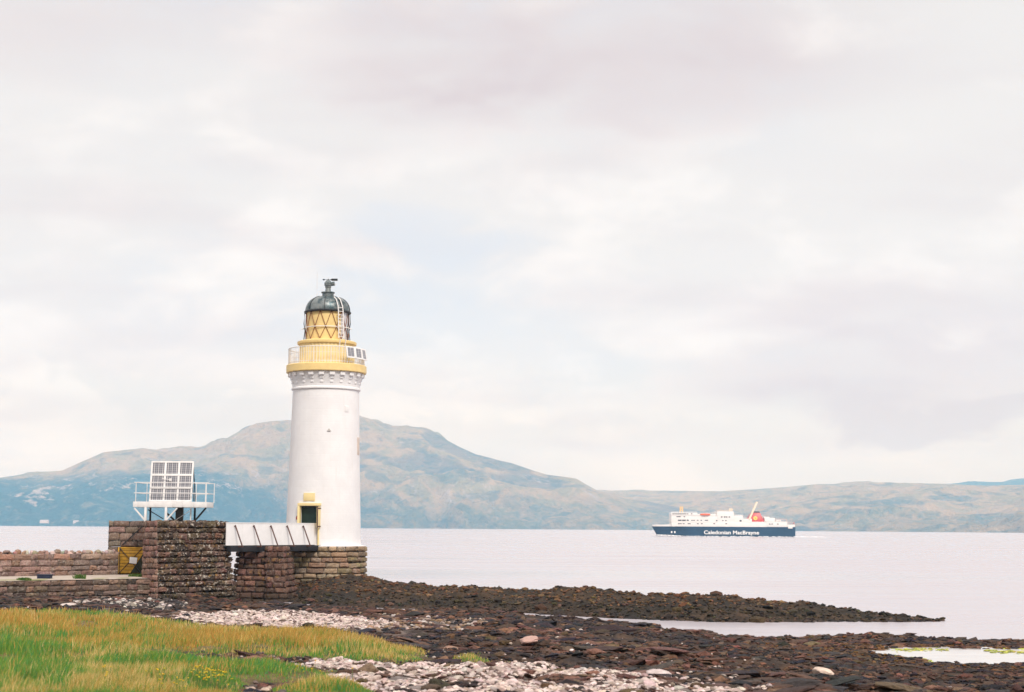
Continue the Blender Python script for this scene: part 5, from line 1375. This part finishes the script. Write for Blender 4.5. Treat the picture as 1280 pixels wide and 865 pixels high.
# grass
def grass():
    N = 760000
    X, Y = scatter(N, 17, 90, .40, 1.25, 401)
    gd = grass_d(X, Y)
    tuf = fbm(X * 1.7, Y * 1.3, 3, 415)
    k = (gd < .12 + (tuf - .5) * 1.0) & (X < 2.5) & (np.random.default_rng(416).uniform(size=N) < np.clip((tuf - .28) * 4.5, .12, 1))
    tuf = tuf[k]
    X, Y, gd = X[k], Y[k], gd[k]
    n = len(X); rg = np.random.default_rng(402)
    Z = Hfull(X, Y) - .02
    p1 = fbm(X * .22, Y * .16, 4, 411); p2 = fbm(X * .9, Y * .6, 3, 412); p3 = fbm(X * .35 + 9, Y * .25, 3, 413)
    # green hollows, straw and russet seed heads: by place on the marsh
    uu = X / Y
    g = np.interp(Y, [17, 27, 33, 37, 42, 54, 60, 68, 76, 90], [.95, .88, .66, .42, .26, .34, .76, .74, .55, .50])
    g += np.where(uu < -.27, .16, 0) * (Y < 40) - .10 * ((uu > -.22) & (Y > 36)) + (p1 - .5) * 1.7 + (p2 - .5) * 1.0 + .10
    g += sstep(-.6, .0, gd) * .25
    kind = np.where(rg.uniform(size=n) < np.clip(g, .04, .96), 0, np.where(rg.uniform(size=n) < np.clip((.62 - p3) * 3.2, .08, .92), 1, 2))
    pal = np.array([[(.17, .31, .045), (.11, .27, .05), (.24, .34, .06), (.08, .28, .09)], [(.62, .43, .15), (.72, .52, .22), (.52, .40, .12), (.42, .36, .10)], [(.52, .29, .07), (.60, .35, .10), (.44, .28, .06), (.42, .34, .08)]])
    c = pal[kind, rg.integers(4, size=n)] * rg.uniform(.75, 1.25, (n, 1))
    hgt = np.where(kind == 0, rg.uniform(.08, .20, n), rg.uniform(.11, .28, n)) * (.45 + .55 * p2 + .75 * np.clip((tuf - .3) * 1.8, 0, 1)) * np.clip(.35 - gd * .45, .22, 1.0)
    wid = rg.uniform(.0035, .008, n) * np.clip(Y / 28, .8, 3.2)
    az = rg.uniform(0, 2 * math.pi, n); lean = rg.uniform(.05, .5, n) * hgt
    lx = np.cos(az) * lean + .10 * hgt; ly = np.sin(az) * lean
    fa = rg.uniform(-.7, .7, n); wx, wy = np.cos(fa) * wid, np.sin(fa) * wid
    B = np.stack([X, Y, Z], -1); W = np.stack([wx, wy, 0 * wx], -1)
    M = B + np.stack([lx * .35, ly * .35, hgt * .6], -1); T = B + np.stack([lx, ly, hgt], -1)
    V = np.stack([B - W, B + W, M + W * .8, M - W * .8, T], 1).reshape(-1, 3)
    b = np.arange(n) * 5
    q = np.stack([b, b + 1, b + 2, b + 3], -1); t3 = np.stack([b + 3, b + 2, b + 4], -1)
    o = npmesh('grass', V, [q, t3], GRASSM, cols=np.repeat(c, 5, 0), smooth=True); tag(o, kind='stuff')
    return n
nG = grass()
# yellow flowers in the grass
ac = newacc(); P = []
for cu, cv, su, sv_, n in ((262, 853, 22, 5, 60), (132, 856, 5, 4, 10), (200, 862, 30, 6, 16), (395, 848, 30, 8, 8)):
    for _ in range(n):
        x, y = ground(random.gauss(cu, su * .6), random.gauss(cv, sv_ * .6) + 8)
        P.append((x, y, float(Hfull(np.array(x), np.array(y))) + random.uniform(.16, .34)))
P = np.array(P); rocks(ac, P, np.full(len(P), .017), .7, [(.75, .52, .02)], 431, V=IV0, Fc=IF0, val=(.9, 1.1))
# stems
for p in P: pass
sv2 = np.stack([P + [-.003, 0, 0], P + [.003, 0, 0], P + [.003, 0, -.3], P + [-.003, 0, -.3]], 1).reshape(-1, 3)
b = np.arange(len(P)) * 4 + ac['n']; ac['v'].append(sv2); ac['c'].append(np.tile([.1, .18, .04], (len(sv2), 1))); ac['f'].append(np.stack([b, b + 1, b + 2, b + 3], -1)); ac['n'] += len(sv2)
o = flush(ac, 'wildflowers', FLOWERM); tag(o, kind='stuff')
# tufts growing on the path edge by the gate and along the sea wall
def tuft(u, Y, n, hgt, label):
    rg = np.random.default_rng(int(u * 3)); p = atY(u, 716, Y)
    x = p.x + rg.normal(0, .14, n); y = Y + rg.normal(0, .12, n); z = np.full(n, TOPZ + .01); az = rg.uniform(0, 6.28, n); h = rg.uniform(.5, 1.1, n) * hgt
    B = np.stack([x, y, z], -1); T = B + np.stack([np.cos(az) * h * .5, np.sin(az) * h * .5, h], -1); W = np.tile([.018, 0, 0], (n, 1)); M = B * .5 + T * .5 + [0, 0, .03]
    V = np.stack([B - W, B + W, M + W, M - W, T], 1).reshape(-1, 3) - np.array([p.x, Y, TOPZ]); b = np.arange(n) * 5
    c = np.array([(.05, .13, .03), (.09, .16, .03), (.13, .18, .04)])[rg.integers(3, size=n)]
    o = npmesh('weed_tuft', V, [np.stack([b, b + 1, b + 2, b + 3], -1), np.stack([b + 3, b + 2, b + 4], -1)], GRASSM, cols=np.repeat(c, 5, 0)); o.location = (p.x, Y, TOPZ)
    tag(o, label, 'weeds', 'weeds on the path edge')
tuft(168, 92.9, 110, .2, 'dark green weeds on the path in front of the yellow gate'); tuft(179, 92.2, 120, .26, 'bright green weeds at the corner of the gatehouse by the gate')
tuft(99.5, 88.9, 160, .26, 'small dark green tuft on the path edge left of the gate'); tuft(30, 86.4, 260, .14, 'low green weeds on the path edge nearest the dark blue box')
print('COUNTS shingle', nA, nB, nC, nD, nE, nF, 'grass', nG)
